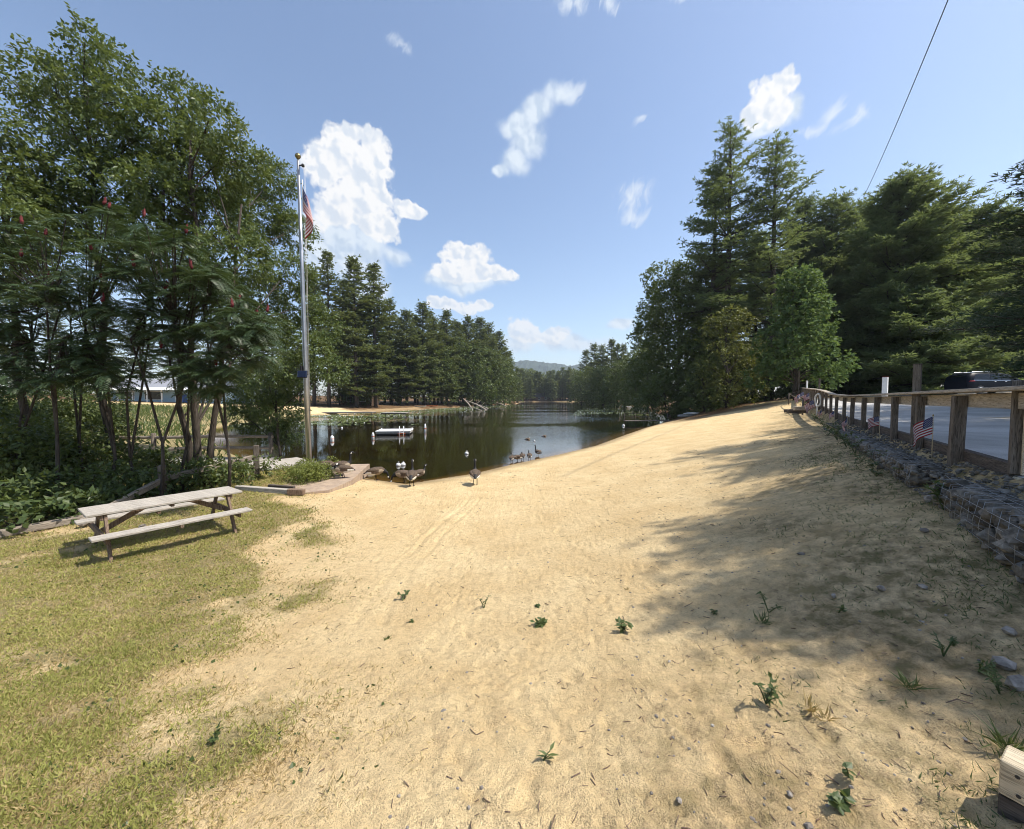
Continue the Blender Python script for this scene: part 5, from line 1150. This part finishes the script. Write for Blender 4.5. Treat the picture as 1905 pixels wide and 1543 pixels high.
for px, py, pose, an, s, lab in [(952, 862, 'back', 80, .72, 'goose at the left end of the wading row, head tucked'), (963, 860, 'mid', 200, .70, 'second goose from the left in the wading row, turned aside'), (972, 858, 'back', 100, .74, 'middle goose of the wading row'), (985, 857, 'mid', 95, .70, 'goose fourth in the wading row'), (1001, 850, 'up', 120, .74, 'goose with raised neck at the right end of the wading row')]:
    goose(px, py, pose, an, s, lab, max(-.06, G(px, py).z), 'geese wading in a row at the waterline')
for px, py, lab in [(981, 823, 'duck floating left of the pair out from the wading geese'), (1012, 817, 'duck floating farther out on the bright water')]:
    goose(px, py, 'back', 20, .62, lab, -.20)
# ------------------------------------------------------------------ raft, buoys, boats, docks
def W_(px, py, z=0.0): d = ray(px, py); k = (z-3)/d.z; return Vector((d.x*k, d.y*k, z))
ra = W_(735, 807); rt = thing('swim_raft', 'white floating swim raft with ladder on the dark water', 'raft', ra, R(8)); rt.scale = (.68, .68, .8)
m = MB(); m.box((0, 0, .36), (4.1, 3.3, .10), 0, None, .03); m.build('deck', M['white'], rt)
m = MB(); m.box((0, 0, .21), (4.0, 3.2, .18), 0, None, .02); m.build('frame', M['deck'], rt)
for y in (-1.2, 1.2): m = MB(); m.tube([(-1.9, y, .02), (1.9, y, .02)], .22, 10); m.build('float', M['dark'], rt)
ld = MB()
for x in (.75, 1.25): ld.tube([(x, -1.2, .42), (x, -1.3, .82), (x, -1.62, .85), (x, -1.74, .4), (x, -1.76, -.7)], .035, 8)
for z in (.25, -.05, -.35): ld.tube([(.75, -1.75, z), (1.25, -1.75, z)], .03, 6)
ld.build('ladder', M['white'], rt)
m = MB(); m.box((1.0, -1.68, .10), (.9, .06, .10), 0, None, .02); m.build('bumper', M['orange'], rt)
for x in (-1.9, 1.9): m = MB(); m.box((x, 1.5, .45), (.14, .2, .12), 0, None, .02); m.build('cleat', M['white'], rt)
def buoy(px, py, r_, h, lab, kind='ball', z=None):
    p = W_(px, py) if z is None else G(px, py); t = thing('buoy', lab, 'buoy', p, 0, 'white buoys marking the swim area')
    m = MB()
    if kind == 'ball': m.lathe([(.001, -r_*.5), (r_*.7, -r_*.35), (r_, r_*.3), (r_*.75, r_*.95), (.001, r_*1.3)], 16)
    else: m.lathe([(.001, -.3), (r_, -.25), (r_, h*.6), (r_*.7, h*.85), (r_*.3, h), (.001, h)], 14)
    m.build('float', M['white'], t)
    m = MB()
    if kind == 'ball': m.tube([(0, 0, r_*1.25), (.0, 0, r_*1.5), (.04, 0, r_*1.55)], .025, 6); m.build('eye', M['wire'], t)
    else: m.lathe([(r_+.004, h*.30), (r_+.006, h*.42)], 14); m.build('band', M['orange'], t)
buoy(868, 845, .11, 0, 'single round white buoy alone off the beach'); buoy(741, 867, .11, 0, 'left one of two white buoys touching side by side'); buoy(750, 866, .11, 0, 'right one of two white buoys touching side by side')
buoy(618, 820, .13, .36, 'tilted white buoy just right of the flagpole', 'can'); buoy(694, 816, .10, .45, 'upright white buoy left of the raft', 'can'); buoy(791, 803, .10, .7, 'tall white buoy right of the raft ladder', 'can')
buoy(1160, 793, .15, .2, 'white buoy near the thin pier on the right'); buoy(994, 821, .07, .1, 'tiny white buoy between the two ducks'); buoy(636, 797, .10, .15, 'small white buoy at the edge of the lily pads')
def plain_dock(px, py, L_, W2, rz, lab, z=.45):
    p = W_(px, py, z); plank_deck('dock', lab, (p.x, p.y), rz, L_, W2, z, 6)
plain_dock(640, 767, 11, 2.0, R(2), 'long pale dock along the small sandy beach shore'); plain_dock(735, 768, 4.5, 1.8, R(-4), 'short dock end with dark skirt at the lily pads')
def hull(name, lab, px, py, L_, W2, matn, rz, z=None, flip=False, cat='kayak'):
    p = G(px, py); m = MB(); n = 13; u_ = np.linspace(-1, 1, n); k = 9; a = np.linspace(0, math.pi, k); V = []
    for q in u_: w2 = W2/2*(1-abs(q)**2.4)+.01; h = .28*(1-.35*abs(q)**2); V.append([(q*L_/2, math.cos(x)*w2, (math.sin(x)*h if flip else .30-math.sin(x)*h+.12*abs(q)**3)) for x in a])
    i = np.arange(n-1)[:, None]*k; j = np.arange(k-1)[None]; m.add(np.array(V).reshape(-1, 3), np.stack([i+j, i+j+1, i+k+j+1, i+k+j], -1).reshape(-1, 4), 0, True)
    t = thing(name, lab, cat, p+Vector((0, 0, .03)), rz); m.build('hull', M[matn], t)
    d = MB(); d.polys([tuple(V[q][0]) for q in range(n)]+[tuple(V[q][-1]) for q in range(n)], [(q, q+1, n+q+1, n+q) for q in range(n-1)]); d.v[0] += np.array((0, 0, -.01 if flip else .0)); d.build('deck' if not flip else 'gunwale', M[matn if matn == 'orange' else 'wire'], t); return t
hull('kayak', 'red kayak pulled up under the left bank trees', 803, 757, 3.6, .75, 'orange', R(-8)); hull('kayak', 'pale kayak lying left of the red kayak', 782, 758, 3.2, .8, 'white', R(5))
hull('rowboat', 'white overturned boat under the trees at the end of the beach', 1288, 772, 4.0, 1.1, 'white', R(38), flip=True, cat='boat'); hull('rowboat', 'grey overturned boat under the white one at the end of the beach', 1280, 775, 3.6, 1.0, 'wire', R(30), flip=True, cat='boat')
hull('rowboat', 'small dark boat moored off the far right bank', 1030, 757, 4.0, 1.2, 'dark', 0, cat='boat').location.z = -.05
# thin pier with rails on the right
pr = W_(1205, 783, .4); pt2 = thing('pier', 'thin low pier with slender rails at the right end of the beach', 'pier', pr, R(6))
m = MB(); m.box((0, 0, 0), (5.5, 1.0, .08), 0, None, .01); m.build('deck', M['post'], pt2)
for x in (-2.6, -1.3, 0, 1.3, 2.6): m = MB(); m.tube([(0, 0, -1.2), (0, 0, .85)], .022, 6); m.build('post', M['post'], pt2, (x, .42, 0))
m = MB(); m.tube([(-2.6, .42, .84), (2.6, .42, .84)], .018, 6); m.build('rail', M['post'], pt2); m = MB(); m.tube([(-2.6, .42, .45), (2.6, .42, .45)], .016, 6); m.build('rail', M['post'], pt2)
# fallen logs along the left bank
for k, (x0, y0, x1, y1, rr, lab) in enumerate([(862, 742, 880, 762, .22, 'bleached dead branch leaning steeply into the lake'), (866, 745, 906, 762, .24, 'bleached fallen trunk slanting into the lake'), (878, 752, 912, 760, .16, 'short bleached log lying below the slanting trunk'), (915, 748, 945, 756, .25, 'grey fallen log nearer the end of the left bank'), (870, 758, 900, 764, .15, 'thin log half sunk at the foot of the dead branch')]):
    p, q = W_(x1, y1), P(x0, y0, W_(x1, y1).y+4); m = MB(); mid_ = (np.array(p)+np.array(q))/2+np.array((0, 0, .15)); m.tube([np.array(p)-(0, 0, .3), mid_, np.array(q)], [rr, rr*.8, rr*.5], 7)
    m.tube([mid_, mid_+np.array((1.2, .3, 1.0))], [rr*.4, .03], 5); o = m.build('fallen_log', M['cap'], None); tag(o, lab, 'log', 'fallen logs along the left bank')
# lily pads: too many to count
m = MB(); rl = np.random.default_rng(4); n = 5200; a = []
while len(a) < n:
    i = rl.integers(20, 26); p0, p1 = LAKE[i], LAKE[(i+1) % len(LAKE)]; f = rl.random(); e = p1-p0; L_ = np.hypot(*e); nrm = np.array((-e[1], e[0]))/L_
    d_ = abs(rl.normal(0, 7))+.3; p = p0+e*f+nrm*d_
    if p[1] > 40 and lake_sd(p[0], p[1]) < -.2 and vnoise(np.array([p[0]*.14]), np.array([p[1]*.22]), 61)[0] > .36: a.append(p)
for _ in range(2200):
    p = np.array((rl.uniform(11, 40), rl.uniform(46, 110)))
    if lake_sd(p[0], p[1]) < -.5 and lake_sd(p[0], p[1]) > -16 and vnoise(np.array([p[0]*.12]), np.array([p[1]*.2]), 62)[0] > .40: a.append(p)
a = np.array(a); rr = rl.uniform(.12, .30, len(a)); th = np.linspace(.25, 6.03, 8)
ring = np.stack([a[:, None, 0]+rr[:, None]*np.cos(th), a[:, None, 1]+rr[:, None]*np.sin(th), np.full((len(a), 8), .006)+rl.uniform(-.002, .035, (len(a), 8))], -1)
m.add(ring.reshape(-1, 3), np.arange(len(a)*8).reshape(-1, 8)); 
fl_ = rl.random(len(a)) < .05
M['lily'] = leaf_mat('lily_pads', (.10, .15, .05), (.30, .34, .15), None, .1, .22, .7)
for p in a[fl_]:
    q = rdir(7, rl)*.10; q[:, 2] = np.abs(q[:, 2])+.05; m.leaves(np.repeat([(p[0], p[1], .02)], 7, 0), q, rdir(7, rl), .15, .08, 1)
o = m.build('lily_pads', [M['lily'], M['fwhite']]); tag(o, 'pale lily pads and white blooms floating along the left shore', 'lily pads', kind='stuff')
# ------------------------------------------------------------------ buildings
def house(name, lab, x0, x1, Y, z, eave, ridge, dep, wallm, roofm, wins, door=None, trim='white', porch=False):
    L_ = x1-x0; t = thing(name, lab, 'building', ((x0+x1)/2, Y, z))
    m = MB(); m.box((0, 0, eave/2-.3), (L_, dep, eave+.6), 0, None, 0); m.polys([(-L_/2, -dep/2, eave), (-L_/2, dep/2, eave), (-L_/2, 0, ridge)], [(0, 1, 2)]); m.polys([(L_/2, -dep/2, eave), (L_/2, dep/2, eave), (L_/2, 0, ridge)], [(0, 1, 2)]); m.build('wall', wallm, t)
    m = MB(); ov = .6; s = (ridge-eave)/(dep/2)
    for sg in (-1, 1):
        y1 = sg*(dep/2+ov); z1 = eave-ov*s+.05; th_ = .18
        m.polys([(-L_/2-ov, y1, z1), (L_/2+ov, y1, z1), (L_/2+ov, 0, ridge+.05), (-L_/2-ov, 0, ridge+.05), (-L_/2-ov, y1, z1+th_), (L_/2+ov, y1, z1+th_), (L_/2+ov, 0, ridge+.05+th_), (-L_/2-ov, 0, ridge+.05+th_)], [(0, 1, 2, 3), (7, 6, 5, 4), (0, 4, 5, 1), (0, 3, 7, 4), (1, 5, 6, 2)])
    m.build('roof', roofm, t)
    for f, w_, zb, h in wins:
        x = -L_/2+f*L_; m = MB(); m.box((x, -dep/2-.03, zb+h/2), (w_+.24, .10, h+.24), 0, None, .01); wo = m.build('window', M[trim], t); m = MB(); m.box((x, -dep/2-.075, zb+h/2), (w_, .03, h), 0, None, 0); m.build('pane', M['glass'], wo)
    if door is not None: m = MB(); m.box((-L_/2+door*L_, -dep/2-.03, 1.05), (1.0, .08, 2.1), 0, None, .01); m.build('door', M['dblue'], t)
    if porch:
        m = MB(); m.box((0, -dep/2-1.2, .05), (L_, 2.2, .18), 0, None, .01); m.build('porch_floor', M['white'], t)
        for f in np.linspace(.02, .98, 9): m = MB(); m.box((-L_/2+f*L_, -dep/2-2.1, eave/2), (.16, .16, eave), 0, None, .01); m.build('porch_post', M['white'], t)
        m = MB(); m.polys([(-L_/2-.4, -dep/2-2.5, eave-.25), (L_/2+.4, -dep/2-2.5, eave-.25), (L_/2+.4, -dep/2-.05, eave+.35), (-L_/2-.4, -dep/2-.05, eave+.35)], [(0, 1, 2, 3)]); m.v[0] = np.concatenate([m.v[0]]); m.build('porch_roof', M['white'], t)
    return t
M['wallblue'] = flat_mat('pale_blue_siding', (.30, .42, .52), .8); M['dblue'] = flat_mat('blue_door', (.03, .08, .30), .5); M['roofgrey'] = flat_mat('grey_roof_shingles', (.28, .29, .32), .9); M['brownwall'] = flat_mat('brown_cabin_boards', (.11, .07, .045), .9); M['roofdark'] = flat_mat('dark_cabin_roof', (.06, .055, .055), .9)
bx0, bx1 = P(225, 740, 84).x, P(440, 740, 84).x
house('beach_house', 'pale blue beach house with white trim seen through the tree trunks', bx0, bx1, 86, 1.7, 3.2, 5.2, 8, M['wallblue'], M['roofgrey'], [(.12, 3.6, 1.0, 1.7), (.36, 3.6, 1.0, 1.7), (.86, 3.6, 1.0, 1.7)], .62, porch=True)
cx = P(1009, 740, 318).x; house('lake_cabin', 'small brown cabin at the far end of the lake', cx-6, cx+6, 318, gz(cx, 318), 3.0, 5.6, 8, M['brownwall'], M['roofdark'], [(.25, 1.6, 1, 1.4), (.7, 1.6, 1, 1.4)])
cx = P(655, 740, 92).x; house('cabin', 'dark cabin in the shade under the left bank pines', cx-3.5, cx+3.5, 97, gz(cx, 97)-.1, 2.6, 4.2, 6, M['brownwall'], M['roofdark'], [(.3, 1.2, 1, 1.1), (.75, 1.2, 1, 1.1)])
# ------------------------------------------------------------------ weeds, stones, debris, grass
def weed(px, py, h, n, lab, leaf=.06, lw=.035, kind='broad', grp=None, seed=0, matn='weed'):
    p = G(px, py); r = np.random.default_rng(seed); st, lf = MB(), MB()
    if kind == 'grass':
        d = rdir(n, r); d[:, 2] = np.abs(d[:, 2])*1.0+.35; L_ = h*r.uniform(.5, 1.1, n)
        lf.leaves(r.normal(0, .012, (n, 3))*np.array((1, 1, 0)), d, np.cross(d, rdir(n, r)), L_, .007+.002*r.random(n), 0, .35)
    else:
        ns = max(2, n//9)
        for q in range(ns):
            a = r.uniform(0, 6.28); tip = np.array((math.cos(a)*h*r.uniform(.15, .8), math.sin(a)*h*r.uniform(.15, .8), h*r.uniform(.5, 1.0))); s = np.linspace(0, 1, 5)[:, None]; pts = tip*s; pts[:, 2] = tip[2]*np.sin(s[:, 0]*1.45); st.tube(pts, np.linspace(.005, .002, 5), 4, cap=False)
            k = n//ns; u_ = r.uniform(.25, 1, k); B = np.stack([np.interp(u_, s[:, 0], pts[:, c]) for c in range(3)], -1); d = rdir(k, r); d[:, 2] = d[:, 2]*.4+.15; nn_ = rdir(k, r)*.5; nn_[:, 2] += 1; lf.leaves(B, d, nn_, leaf*r.uniform(.6, 1.2, k), lw*r.uniform(.7, 1.2, k))
    t = thing('weed_plant', lab, 'weed', (p.x, p.y, p.z-.004), 0, grp)
    if st.v: st.build('stem', M[matn], t)
    lf.build('leaves', M[matn], t)
WL = [(1008, 1166, .09, 34, 'broad', 'leafy dark weed in the middle of the sand', .06, .045), (1156, 1176, .10, 34, 'broad', 'dense leafy weed right of the middle one on the sand', .06, .045), (752, 1115, .10, 20, 'broad', 'straggling weed at the end of the wheel tracks', .055, .035),
      (900, 1132, .13, 20, 'broad', 'thin weed standing between the tracks and the middle weed', .04, .02), (1000, 1130, .05, 12, 'broad', 'tiny weed just above the middle leafy weed', .045, .03), (764, 1158, .05, 10, 'broad', 'tiny weed below the end of the wheel tracks', .045, .03),
      (1425, 1308, .14, 54, 'broad', 'bright leafy weed at the edge of the shade', .042, .024), (1510, 1325, .11, 26, 'grass', 'dry splayed grass tuft right of the bright leafy weed', 0, 0), (1535, 1340, .10, 20, 'grass', 'second dry grass tuft near the shade edge', 0, 0),
      (1560, 1500, .07, 27, 'broad', 'round leafed weed near the bottom of the frame', .042, .036), (1580, 1450, .10, 10, 'broad', 'thin stemmed weed just above the round leafed one', .04, .028), (1430, 1140, .24, 34, 'broad', 'tall spindly weed in the shaded sand', .045, .016), (1418, 1160, .13, 26, 'grass', 'dark grass tuft at the foot of the spindly weed', 0, 0),
      (1330, 1145, .05, 18, 'broad', 'low weed at the left border of the shade', .04, .025), (1560, 1140, .08, 12, 'broad', 'small weed beside pale stones in the shade', .05, .03), (1755, 1220, .17, 40, 'broad', 'tall pale weed in the shade near the right side', .05, .014), (1690, 1280, .12, 34, 'grass', 'green grass tuft at the lower shade border', 0, 0),
      (1860, 1290, .15, 34, 'broad', 'feathery weed in the shade close to the right edge', .05, .012), (1870, 1395, .16, 40, 'grass', 'bright grass clump growing behind the timber step', 0, 0), (1820, 1250, .12, 30, 'broad', 'small upright weed above the feathery weed', .05, .014), (1165, 1098, .05, 16, 'grass', 'small dry tuft above the dense leafy weed', 0, 0),
      (395, 1390, .09, 16, 'broad', 'leafy weed in the worn lawn at the lower left', .045, .025), (720, 1190, .06, 22, 'grass', 'grass tuft in sand left of centre', 0, 0), (1010, 1415, .05, 8, 'broad', 'small twiggy weed low in the middle foreground', .07, .02)]
for k, (px, py, h, n, kd, lab, lf_, lw_) in enumerate(WL): weed(px, py, h, n, lab, lf_ or .06, lw_ or .03, kd, None, 900+k, 'weed' if 'dry' not in lab else 'drygrass')
GW = [(1765, 935, .34, 'weed with broad strap leaves against the nearest gabion end'), (1700, 880, .24, 'weed clump in front of the low slumped gabion'), (1660, 850, .26, 'weed clump between the two middle gabions'), (1632, 862, .20, 'low weed at the foot of the second gabion'), (1600, 830, .40, 'yellow green bushy weed under the drooping flag'), (1585, 818, .42, 'dark bushy weed left of the drooping flag'), (1568, 806, .48, 'dense weed below the half hidden flag'), (1550, 797, .5, 'weed bank left of the half hidden flag'), (1536, 790, .5, 'weed bank where the gabions end'), (1612, 845, .24, 'small weed spilling onto the shaded sand'), (1520, 780, .5, 'weed beside the dark landscape timber'), (1505, 757, .8, 'bush among the faded flags'), (1490, 748, .8, 'bush behind the far hand rail'), (1640, 872, .15, 'tiny weed in the sand streak by the gabions')]
GW = [(px-(10 if py > 790 else 4), py+(14 if py > 790 else 3), h, lab) for px, py, h, lab in GW]
for k, (px, py, h, lab) in enumerate(GW): weed(px, py, h, int(70 if h > .3 else 40), lab, .05+.14*h, .025+.05*h, 'broad', 'weeds along the gabions', 950+k)
ST = [(1726, 933, .07, 'white angular stone on the shaded sand by the nearest gabion'), (1720, 990, .04, 'pale rounded stone in shade below the white angular one'), (1490, 1032, .035, 'dark small stone alone in the shaded sand'), (1640, 1097, .032, 'round pale stone in shade near the grass'), (1716, 1094, .032, 'round pale stone right of its twin in the shade'), (1551, 1111, .03, 'small white pebble left of the round pale stones'), (1880, 1180, .05, 'flat stone at the right edge of the shade'), (1868, 1240, .06, 'flat half buried rock in the shade near the right edge'), (1900, 1280, .06, 'large rock cut by the right edge of the frame'), (170, 978, .10, 'pale rock beside the fallen rail left of the table'), (265, 982, .08, 'white stone under the picnic table'), (297, 948, .14, 'grey boulder behind the picnic table'), (1470, 1480, .016, 'white pebble near the bottom right weed'), (825, 1325, .02, 'grey pebble in the lower middle sand'), (1505, 1540, .018, 'round white pebble at the bottom edge'), (1262, 1490, .014, 'pale shell like stone at the bottom of the sand'), (1258, 1335, .015, 'white stone left of the dark stain in the sand')]
for px, py, s, lab in ST:
    p = G(px, py); m = MB(); rocks(m, rg, [(0, 0, s*.35)], [s]); o = m.build('stone', M['pebble'] if 'dark' not in lab and 'grey' not in lab else M['stone'], None, p); tag(o, lab, 'stone')
rd = np.random.default_rng(21)
m = MB(); n = 1500; y = 1.1+10*rd.random(n)**1.7; x = rd.uniform(-.35, 1.25, n)*y; ok = (fence_s(x, y) < -.6) & (lake_sd(x, y) > .5) & ((x > .25*y) | (rd.random(n) < .3)) & (rd.random(n) < .55); x, y = x[ok], y[ok]
rocks(m, rd, np.stack([x, y, gfast(x, y)+.002], -1), rd.uniform(.003, .011, len(x))*(1+y*.08)); o = m.build('pebbles', M['pebble'], None); tag(o, 'scattered small pebbles on the sandy slope', 'pebbles', kind='stuff')
m = MB(); n = 1700; y = 1.1+14*rd.random(n)**1.5; x = rd.uniform(-.6, 1.25, n)*y; ok = (fence_s(x, y) < -.4) & (lake_sd(x, y) > .6) & ((x > .2*y) | (rd.random(n) < .55)); x, y = x[ok], y[ok]; z = gfast(x, y)
for xx, yy, zz in zip(x, y, z):
    a = rd.uniform(0, 6.28); l = rd.uniform(.006, .024)*(1+.12*yy)*(1+(rd.random() < .08)*1.5); d = np.array((math.cos(a), math.sin(a), rd.uniform(-.05, .15)))*l
    c = np.array((xx, yy, zz+.004)); m.tube([c-d, c+rd.normal(0, .12*l, 3), c+d], rd.uniform(.0010, .0030)*(1+.10*yy), 3, 0)
o = m.build('twigs', M['table_leg'], None); tag(o, 'dark twigs and bark crumbs strewn over the sand', 'twigs', kind='stuff')
def grass_field(name, lab, n, xr, ypow, ymax, maskf, hgt, wid, matn, seed, xsgn=-1):
    r = np.random.default_rng(seed); y = -.2+1.0+ymax*r.random(n)**ypow; x = r.uniform(xr[0], xr[1], n)*np.maximum(y, .8)
    k = maskf(x, y, r); x, y = x[k], y[k]; z = gfast(x, y); N = len(x)
    sc = 1+.06*y; d = rdir(N, r); d[:, 2] = np.abs(d[:, 2])*.8+.22; m = MB()
    m.leaves(np.stack([x, y, z-.004], -1), d, np.cross(d, rdir(N, r)), hgt*r.uniform(.35, 1.2, N)*sc, wid*r.uniform(.6, 1.4, N)*(1+.22*y), 0, .3)
    o = m.build(name, M[matn]); tag(o, lab, 'grass', kind='stuff'); return o
pt_i = lambda x, y: lawn_m(x, y)
clump = lambda x, y, s: vnoise(x*3.1, y*3.1, s)*.5+vnoise(x*9, y*9, s+1)*.5
grass_field('grass', 'short patchy green lawn grass at the left', 520000, (-1.42, .02), 1.5, 14, lambda x, y, r: (r.random(len(x)) < np.clip(pt_i(x, y)*1.6*clump(x, y, 71)-.22, 0, 1)*1.0) & (x > -13), .044, .0044, 'grass', 31)
grass_field('dry_grass', 'straw coloured dry grass and clippings in the lawn', 260000, (-1.42, .22), 1.5, 13, lambda x, y, r: (r.random(len(x)) < np.clip((pt_i(x-.25, y)+.05)*1.4*clump(x, y, 75)-.08, 0, 1)), .040, .0042, 'drygrass', 32)
grass_field('shade_grass', 'thin weedy grass on the shaded dirt at the right', 60000, (.5, 1.42), 1.2, 9, lambda x, y, r: (fence_s(x, y) < -.45) & (r.random(len(x)) < np.clip((sstep(-2.6, -1.0, fence_s(x, y)+(vnoise(x*1.2, y*1.2, 81)-.5)*1.6))*clump(x, y, 82)*1.6-.5, 0, 1)), .045, .0035, 'weed', 33)
grass_field('lawn_clover', 'small clover leaves among the lawn grass', 16000, (-1.42, -.1), 1.5, 11, lambda x, y, r: (r.random(len(x)) < np.clip(pt_i(x, y)*(clump(x, y, 91)-.52)*5, 0, 1)) & (x > -11), .026, .018, 'weed', 34)
# marsh grass across the inlet
r = np.random.default_rng(55); n = 26000; x = r.uniform(-75, -14, n); y = r.uniform(19, 64, n); k = (lake_sd(x, y) > .1) & (x < -.55*y) & (((x+52)/24)**2+((y-72)/8.5)**2 > 1); x, y = x[k], y[k]; d = rdir(len(x), r); d[:, 2] = np.abs(d[:, 2])+.8
m = MB(); m.leaves(np.stack([x, y, ground_h(x, y)], -1), d, np.cross(d, rdir(len(x), r)), r.uniform(.25, .8, len(x)), .07, 0, .2); o = m.build('marsh_grass', M['broad']); tag(o, 'tall marsh grass across the inlet behind the trunks', 'grass', kind='stuff')

# ------------------------------------------------------------------ haze: the air itself, one closed box
def fn_haze():
    m = bpy.data.materials.new('summer_haze'); m.use_nodes = True; t = NT(m.node_tree)
    v = t.n('ShaderNodeVolumePrincipled', {'Color': (.82, .89, 1.0, 1), 'Density': .0002, 'Anisotropy': .25}); t.n('ShaderNodeOutputMaterial', {'Volume': v.outputs[0]})
    m.cycles.homogeneous_volume = True; return m
hz = MB(); hz.box((0, 1500, 158), (5400, 3400, 326)); o = hz.build('haze', fn_haze()); o['kind'] = 'stuff'; o['label'] = 'thin summer haze in the air over the lake'
